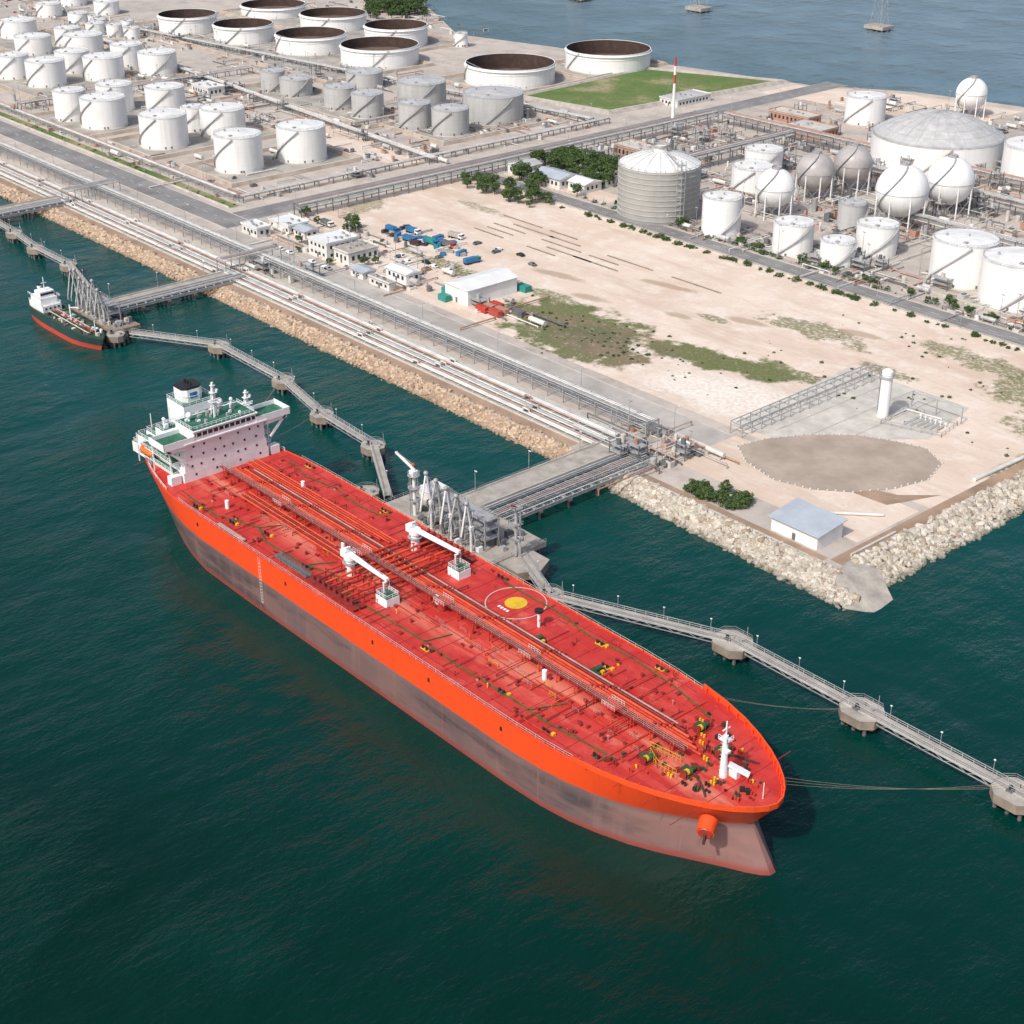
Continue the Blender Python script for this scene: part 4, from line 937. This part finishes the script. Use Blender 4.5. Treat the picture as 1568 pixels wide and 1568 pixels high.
def deck_crane(px,py,bx_,by_,hh,side):
    b=B()
    b.cyl(px,py,ZD,ZD+hh,1.3,'white',20,1.1); b.cyl(px,py,ZD+hh,ZD+hh+1.6,1.6,'white',20); b.box(px-1.4,py,ZD+hh+.3,2.2,2.4,2.0,'white'); b.ring(px,py,ZD+hh-1,2.0,.7,'steel',20,.15)
    e=(bx_+.5,by_,ZD+hh+1.0); s=(px+1.0,py,ZD+hh+1.4)
    for o in (-.45,.45): b.beam((s[0],s[1]+o,s[2]),(e[0],e[1]+o*.5,e[2]+.2),.4,.8,'white')
    for i in range(7):
        t=i/7; b.box(s[0]+(e[0]-s[0])*t,s[1]+(e[1]-s[1])*t,s[2]+(e[2]+.1-s[2])*t,.3,1.2,.4,'white')
    b.tube((px-1.5,py,ZD+hh+3.0),(e[0]-2,e[1],e[2]+.9),.07,'black',4); b.box(px-.6,py,ZD+hh+1.6,.5,1.4,1.6,'white')
    b.tube((e[0]+.2,e[1],e[2]),(e[0]+.2,e[1],e[2]-1.4),.12,'black',5)
    b.box(bx_+1.5,by_-1,ZD,4.6,4.0,2.4,'white'); b.box(bx_+1.5,by_-1,ZD+2.4,4.3,3.7,.06,'green'); X,Y=bx_+1.5,by_-1; b.rail([(X-2.2,Y-1.9,ZD+2.4),(X+2.2,Y-1.9,ZD+2.4),(X+2.2,Y+1.9,ZD+2.4),(X-2.2,Y+1.9,ZD+2.4),(X-2.2,Y-1.9,ZD+2.4)],1.1,'white',1.3,.1)
    for sy in (-1,1): b.box(bx_-.2,by_+sy*.8,ZD+2.4,.3,.3,hh-2.0,'white')
    b.box(bx_-.2,by_,ZD+hh+.2,.5,2.0,.3,'white'); b.cyl(X+1,Y,ZD+2.4,ZD+3.2,.5,'dgreen',10); b.box(X,Y-1,ZD+2.4,.8,.8,1.2,'steel')
    b.obj('deck_crane',ship)
deck_crane(-288.5,197,-272,196.5,4.6,-1)
deck_crane(-288,218,-271,219,4.8,1)
b=B(); x,y=-167,205.5
b.cyl(x,y,ZD,ZD+10.5,.9,'white',14,.55); b.cyl(x,y,ZD+10.5,ZD+14,.25,'white',8,.15); b.box(x,y,ZD+9.4,2.4,2.0,.2,'white'); b.rail([(x-1.2,y-1.0,ZD+9.6),(x+1.2,y-1.0,ZD+9.6),(x+1.2,y+1.0,ZD+9.6)],1,'white',1.2,.1); b.box(x,y,ZD+12.0,.3,2.2,.2,'white')
b.box(x+.9,y-.4,ZD+6.8,1.2,1.2,.5,'white'); b.box(x+1.2,y+2,ZD,3,1.8,1.8,'white'); b.beam((x+.5,y+1,ZD+3.0),(x+4.4,y+3.2,ZD+1.2),1.4,.6,'white')
for i in range(9): b.box(x-.9,y,ZD+1+i,.5,.5,.1,'steel')
b.obj('foremast',ship)
b=B()
for sg in (-1,1):
    for (x,w) in ((-172,4.0),(-181,3.6)):
        yy=CY+sg*(5.4 if x>-175 else 8.5)
        b.tube((x,yy-w/2,ZD+1.1),(x,yy+w/2,ZD+1.1),.55,'dgreen',14)
        for k in (-w/2,0,w/2): b.tube((x,yy+k-.1,ZD+1.1),(x,yy+k+.1,ZD+1.1),.9,'deckdark' if k else 'green',16)
        b.tube((x,yy-w*.3,ZD+1.1),(x,yy-w*.15,ZD+1.1),.75,'yellow',14); b.box(x-1.4,yy,ZD,1.1,w*.5,1.2,'dgreen'); b.box(x,yy,ZD,2.0,w+.4,.25,'deckdark')
    b.path([(-170.5,CY+sg*5.4,ZD+1),(-166,CY+sg*7.6,ZD+.4),(-164.6,CY+sg*8.6,ZD)],.25,'rust',6)
for i in range(90):
    x=random.uniform(-187,-158); h=np.interp(x,[-190,-177,-166,-158],[17,13,8.5,4]); y=CY+random.uniform(-h,h); m=random.choice(('yellow','dgreen','black','deckred','rust','deckdark','deckred','black'))
    q=random.uniform(.4,1.1)
    if random.random()<.5: b.cyl(x,y,ZD,ZD+q,.28,m,10); b.cyl(x+.8,y,ZD,ZD+q,.28,m,10)
    else: b.box(x,y,ZD,q,q*.8,q,m,random.uniform(0,3))
b.bx(-188,-187.6,CY-17,CY+17,ZD,ZD+.4,'deckred')
b.rail([(-182,199,ZD),(-178,197,ZD),(-173,197.5,ZD)],2.2,'yellow',1,.08); b.rail([(-184,201,ZD),(-176,202,ZD)],1.8,'yellow',1,.08)
b.cyl(-156.5,CY,ZD,ZD+4,.1,'white',6)
for i in range(len(bul)-1):
    for t in (.25,.75):
        ax=bul[i][0]+(bul[i+1][0]-bul[i][0])*t; ay=bul[i][1]+(bul[i+1][1]-bul[i][1])*t; b.box(ax-.3,CY+(ay-CY)*.97,ZD,.2,.5,1.2,'orange')
b.obj('mooring_winches',ship)
b=B()
X1=-363.5
b.bx(-394,X1,192,221,ZD,ZD+3.2,'white')
b.bx(-391,X1-.02,192.5,220.5,ZD+3.2,ZD+6.2,'white')
b.bx(-386,X1-.04,193,220,ZD+6.2,ZD+9.2,'white')
b.bx(-380,X1-.06,193,220,ZD+9.2,ZD+12.2,'white')
b.bx(-375,X1+1.2,192.5,220.5,ZD+12.2,ZD+12.6,'white')
b.bx(-373,X1+.8,196,217,ZD+12.6,ZD+15.4,'white')
b.bx(-373.5,X1+1.3,195.5,217.5,ZD+15.4,ZD+15.7,'white'); b.bx(-373,X1+.8,196,217,ZD+15.7,ZD+15.74,'green')
b.bx(-372.9,X1+.95,196.4,216.6,ZD+13.7,ZD+14.8,'glass')
for i in range(11): b.bx(X1+.96,X1+1.02,196.6+i*1.85,196.95+i*1.85,ZD+13.7,ZD+14.8,'white')
for (ya,yb) in ((186.0,196),(217,228.8)):
    b.bx(-371,X1+1.0,ya,yb,ZD+12.0,ZD+12.4,'white'); b.bx(-370.8,X1+.8,ya+.2,yb-.2,ZD+12.4,ZD+12.64,'green')
    b.bx(X1+.8,X1+1.0,ya,yb,ZD+12.4,ZD+14.2,'white'); b.bx(-371,-370.8,ya,yb,ZD+12.4,ZD+13.9,'white')
    ye=ya if ya<200 else yb; b.bx(-371,X1+1,ye-.12,ye+.12,ZD+12.4,ZD+14.2,'white')
    s=1 if ya<200 else -1
    for xx in (-369.5,X1+.2): b.beam((xx,ye+s*1,ZD+12.0),(xx,ye+s*7,ZD+6.2),.6,.6,'white')
    b.beam((X1+.2,ye+s*.8,ZD+11.6),(X1+.2,ye+s*8,ZD+11.2),.6,1.4,'white')
for (xa,xb,ya,yb,zz) in [(-393.6,-391.1,192.3,220.7,3.2),(-390.8,-386.1,192.7,220.3,6.2),(-385.8,-380.1,193.2,219.8,9.2),(-379.8,-375.1,193.2,219.8,12.2)]:
    b.bx(xa,xb,ya,yb,ZD+zz,ZD+zz+.04,'green'); b.rail([(xb,ya,ZD+zz),(xa,ya,ZD+zz),(xa,yb,ZD+zz),(xb,yb,ZD+zz)],1.1,'white',2,.1)
for l,(zz,ww) in enumerate([(1.5,(196,203,211,218)),(4.4,(195,198,202,206,210.5,213,217)),(7.4,(195,199,203,206,209,213,217)),(10.3,(196,199.5,205,211,215,218))]):
    for y in ww: b.bx(X1-.01*l,X1+.06,y-.3,y+.3,ZD+zz,ZD+zz+.65,'glass')
for zz,xa,xb,yy in [(1.4,-392,-366,192),(4.4,-389,-366,192.5),(7.4,-384,-366,193),(10.4,-378,-366,193)]:
    x=xa+1.5
    while x<xb: b.bx(x,x+.6,yy-.06,yy+.01,ZD+zz,ZD+zz+.7,'glass'); x+=random.choice((2.8,4.2))
for zz in (3.2,6.2,9.2):
    b.bx(-389+zz*.7,-366,189.6,191.9 if zz<4 else 192.4,ZD+zz-.15,ZD+zz+.02,'white'); b.bx(-389+zz*.7,-366,189.8,191.8 if zz<4 else 192.3,ZD+zz+.02,ZD+zz+.06,'green'); b.rail([(-366,189.7,ZD+zz),(-389+zz*.7,189.7,ZD+zz)],1.1,'white',2,.1)
    b.bx(-389+zz*.7,-366,221.1,223.6,ZD+zz-.15,ZD+zz+.04,'white'); b.rail([(-366,223.5,ZD+zz),(-389+zz*.7,223.5,ZD+zz)],1.1,'white',2,.1)
    b.beam((-387+zz*.7,190.8,ZD+zz),(-383+zz*.7,190.8,ZD+zz-3.0),.9,.2,'steel')
for xx in (-386,-377,-367): b.box(xx,189.8,ZD,.3,.3,9.2,'white'); b.box(xx,223.4,ZD,.3,.3,9.2,'white')
b.bx(-366.6,-364.2,188.2,191.4,ZD,ZD+2.6,'white'); b.bx(-366,-363.6,222,225,ZD,ZD+2.6,'white')
b.poly([(-396.5,198),(-394.1,196),(-394.1,216),(-396.5,214)],ZD+.05,'green')
e=[(x,y+.4,ZD) for x,y in edge(-397,-362,-1)]; b.rail(e,1.2,'white',2,.1); e=[(x,y-.4,ZD) for x,y in edge(-397,-362,1)]; b.rail(e,1.2,'white',2,.1); b.rail([(-396.8,198,ZD),(-396.8,214,ZD)],1.2,'white',2,.1)
b.bx(-390,-380,203,214,ZD+6.2,ZD+15.5,'white'); b.bx(-389.8,-380.2,203.2,213.8,ZD+15.5,ZD+15.54,'green')
b.rail([(-390,203,ZD+15.5),(-380,203,ZD+15.5),(-380,214,ZD+15.5),(-390,214,ZD+15.5),(-390,203,ZD+15.5)],1.1,'white',2,.1)
for i in range(56):
    hi=i%2; b.box(random.uniform(-379,-375) if hi else random.uniform(-389,-386.5),random.uniform(194,219),ZD+12.2 if hi else ZD+6.2,random.uniform(.4,1.4),random.uniform(.4,1.4),random.uniform(.5,1.7),random.choice(('white','white','steel','green','concl')))
for i in range(26): b.box(random.uniform(-385,-381),random.choice((random.uniform(194,202),random.uniform(215,219))),ZD+9.2,random.uniform(.5,1.6),random.uniform(.5,1.6),random.uniform(.6,2),random.choice(('white','steel','white')))
for i in range(18): b.box(random.uniform(-372.5,-365),random.uniform(197,215),ZD+15.7,random.uniform(.4,1.0),random.uniform(.4,1.0),random.uniform(.5,1.3),random.choice(('white','steel')))
for (px,py) in ((-378,195),(-378,218),(-383,216)): b.cyl(px,py,ZD+12.2 if px>-380 else ZD+9.2,ZD+14.6 if px>-380 else ZD+11.5,.4,'white',10); b.sph(px,py,ZD+14.8 if px>-380 else ZD+11.7,.6,'white',10,6)
b.rail([(-373,196,ZD+15.7),(-363.2,196,ZD+15.7),(-363.2,217,ZD+15.7),(-373,217,ZD+15.7)],1.1,'white',1.6,.1)
b.obj('superstructure',ship)
b=B(); pts=[(-389,206),(-388,204.6),(-383.5,204.6),(-382.4,206),(-382.4,210),(-383.5,211.4),(-388,211.4),(-389,210)]
b.prism(pts,ZD+15.5,ZD+19.4,'white'); b.prism(pts,ZD+19.4,ZD+20.2,'black')
for i in range(3): b.cyl(-387+i*1.6,208,ZD+20.1,ZD+21.3,.4,'black',10)
b.bx(-382.39,-382.3,206.8,209.2,ZD+16.6,ZD+18.4,'blue'); b.ring(-385.7,208,ZD+17.5,4.4,.1,'white',8,.1)
b.obj('funnel',ship)
b=B()
for (x,y,h) in ((-368,206.5,11),(-369,218.0,8)):
    z0=ZD+15.5 if h>9 else ZD+12.5
    for dx,dy in ((-.8,-.8),(.8,-.8),(0,.9)): b.tube((x+dx,y+dy,z0),(x+dx*.2,y+dy*.2,z0+h),.2,'white',6)
    b.cyl(x,y,z0,z0+h,.3,'white',8)
    for k in (.45,.7,.9): b.box(x,y,z0+h*k,2.6*(1.3-k),3.4*(1.3-k),.2,'white')
    b.box(x+.6,y,z0+h*.5,.35,3.6,.35,'white'); b.sph(x,y+1.2,z0+h*.75,.55,'white',10,8)
b.sph(-370,199,ZD+17.5,.95,'white',14,10); b.cyl(-370,199,ZD+15.7,ZD+16.8,.35,'white',8)
b.sph(-378,214,ZD+15.2,1.0,'white',14,10); b.cyl(-378,214,ZD+12.2,ZD+14.4,.3,'white',8)
b.cyl(-378,197,ZD+12.2,ZD+18,.14,'white',6); b.cyl(-388,196,ZD+6.2,ZD+13,.14,'white',6)
b.obj('radar_mast',ship)
for yy,sg in ((190.6,-1),(222.4,1)):
    b=B(); x=-381; z0=ZD+4.8
    vs=[];fs=[]
    for i,(a,w) in enumerate([(-3.6,.2),(-3.1,.85),(-2,1.15),(2,1.15),(3.1,.85),(3.6,.2)]):
        for k in range(10):
            t=2*math.pi*k/10; vs.append((x+a,yy+sg*.5+w*math.cos(t),z0+w*1.0*math.sin(t)))
    for i in range(5):
        for k in range(10): fs.append((i*10+k,i*10+(k+1)%10,(i+1)*10+(k+1)%10,(i+1)*10+k))
    b.add(vs,fs,'orangeboat',True); b.box(x-1.5,yy+sg*.5,z0+.9,1.6,1.2,.7,'orangeboat')
    for dx in (-2.6,2.6): b.beam((x+dx,yy-sg*1.2,z0-1.6),(x+dx,yy+sg*.6,z0+2.4),.3,.3,'white')
    b.obj('lifeboat',ship)
b=B()
def rope(p,q,sag=1.5,r=.05):
    P=[]
    for i in range(9):
        t=i/8; P.append((p[0]+(q[0]-p[0])*t,p[1]+(q[1]-p[1])*t,p[2]+(q[2]-p[2])*t-sag*4*t*(1-t)))
    b.path(P,r,'concd',4)
for k in range(3):
    rope((-157-k*.6,212+k,ZD+.5),(-134+k,261,6),1.5,.04); rope((-380-k*2,220,ZD+.5),(-437+k,273,6),1.5,.04)
for k in range(2): rope((-185-k,227,ZD+.5),(-173+k,261,6),1.2,.04); rope((-372-k,224,ZD+.5),(-403+k,266,6),1.2,.04)
b.obj('mooring_lines')
s2=empty('coastal_tanker',(-543,244,0))
cy2=244
D2=[(-571,3.5),(-568,4.6),(-562,5.2),(-555,5.5),(-540,5.5),(-530,5.3),(-524,4.4),(-519,2.9),(-516,1.4),(-514,.1)]
W2=[(-570,2.5),(-567,4),(-561,5),(-555,5.5),(-540,5.5),(-531,5.1),(-526,3.9),(-522,2.3),(-519,1),(-517,.1)]
b=B(); hull(b,[(0,W2),(5,D2)],cy2,[-1,0,1,2,3,4,5],'hull2'); b.poly([(x,cy2-h) for x,h in D2]+[(x,cy2+h) for x,h in D2[::-1]],4.95,'dgreen')
for i in range(len(D2)-1):
    for sg in (-1,1): b.beam((D2[i][0],cy2+sg*D2[i][1],5.4),(D2[i+1][0],cy2+sg*D2[i+1][1],5.4),.2,.9,'hull2')
b.obj('hull',s2)
b=B(); b.bx(-568,-556,240,248,5,7.6,'white'); b.bx(-567,-558,240.5,247.5,7.6,10.2,'white'); b.bx(-564,-559,241,247,10.2,12.6,'white'); b.bx(-563.9,-558.9,241.2,246.8,11.2,12.1,'glass'); b.cyl(-565.5,244,10.2,13.4,.9,'white',12); b.cyl(-565.5,244,13.4,14,.9,'black',12); b.cyl(-561,244,12.6,18,.18,'white',6); b.box(-561,244,15.5,.3,2.4,.2,'white')
for zz in (7.6,10.2): b.rail([(-568,240,zz),(-556,240,zz),(-556,248,zz),(-568,248,zz)],1,'white',1.5,.1)
for i in range(4): b.bx(-555.98,-555.9,241+i*1.8,241.8+i*1.8,6.2,6.9,'glass')
b.obj('superstructure',s2)
b=B()
for j in range(4): b.tube((-555,242+j*1.1,6),(-522,242+j*1.1,6),.22,('concl','dgreen','deckred','pipe')[j],6)
for i in range(70): b.box(random.uniform(-554,-519),244+random.uniform(-3.6,3.6),5,random.uniform(.5,1.6),random.uniform(.5,1.6),random.uniform(.4,1.4),random.choice(('dgreen','concl','rust','white','dsteel')))
b.cyl(-540,244,5,12,.3,'white',8); b.beam((-540,244,11),(-532,244,13),.3,.3,'white'); b.cyl(-520,244,5,11,.2,'white',8)
b.obj('deck_piping',s2)
for (x,y) in ((-990,945),(-885,980),(-735,1022)):
    b=B(); b.bx(x-9,x+9,y-7,y+7,1.5,4,'conc')
    for i in range(4):
        for j in range(2): b.cyl(x-7+i*4.6,y-5+j*10,-2,1.6,.8,'concd',8)
    b.obj('pylon_platform')
    b=B(); h=46; w=5
    C=[(-1,-1),(1,-1),(1,1),(-1,1)]; lv=[0,.2,.4,.58,.74,.87,1]
    for a,c in zip(lv,lv[1:]):
        wa=w*(1-a*.85);wc=w*(1-c*.85)
        for k in range(4):
            p=C[k];q=C[(k+1)%4]
            b.beam((x+p[0]*wa,y+p[1]*wa,4+h*a),(x+p[0]*wc,y+p[1]*wc,4+h*c),.3,.3,'steel'); b.beam((x+p[0]*wa,y+p[1]*wa,4+h*a),(x+q[0]*wc,y+q[1]*wc,4+h*c),.16,.16,'steel'); b.beam((x+q[0]*wa,y+q[1]*wa,4+h*a),(x+p[0]*wc,y+p[1]*wc,4+h*c),.16,.16,'steel')
    for k in (.7,.82,.94): b.beam((x-9*(1.4-k),y,4+h*k),(x+9*(1.4-k),y,4+h*k),.5,.5,'steel')
    b.obj('power_pylon')

# ------------------------------------------------------------------ light, sky, camera
el=math.radians(47); az=math.atan2(.20,-.98)
to=Vector((math.sin(az)*math.cos(el),math.cos(az)*math.cos(el),math.sin(el)))
L=bpy.data.lights.new('sun','SUN'); L.energy=3.1; L.angle=math.radians(2.0); L.color=(1,.97,.92)
o=bpy.data.objects.new('sun',L); o.rotation_euler=(-to).to_track_quat('-Z','Y').to_euler(); COL.objects.link(o); o.location=(0,0,400)
w=bpy.data.worlds.new('World'); scene.world=w; w.use_nodes=True; nt=w.node_tree; bg=nt.nodes['Background']
sk=nt.nodes.new('ShaderNodeTexSky'); sk.sky_type='NISHITA'; sk.sun_disc=False; sk.sun_elevation=el; sk.sun_rotation=az; sk.air_density=1.0; sk.dust_density=4.0; sk.ozone_density=1.0
nt.links.new(sk.outputs[0],bg.inputs[0]); bg.inputs[1].default_value=.15
cam=bpy.data.cameras.new('camera'); cam.lens=53.86; cam.sensor_width=36; cam.clip_start=1; cam.clip_end=40000
co=bpy.data.objects.new('camera',cam); co.location=(0,0,215); co.rotation_euler=(math.radians(62.6),0,math.asin(.752)); COL.objects.link(co); scene.camera=co
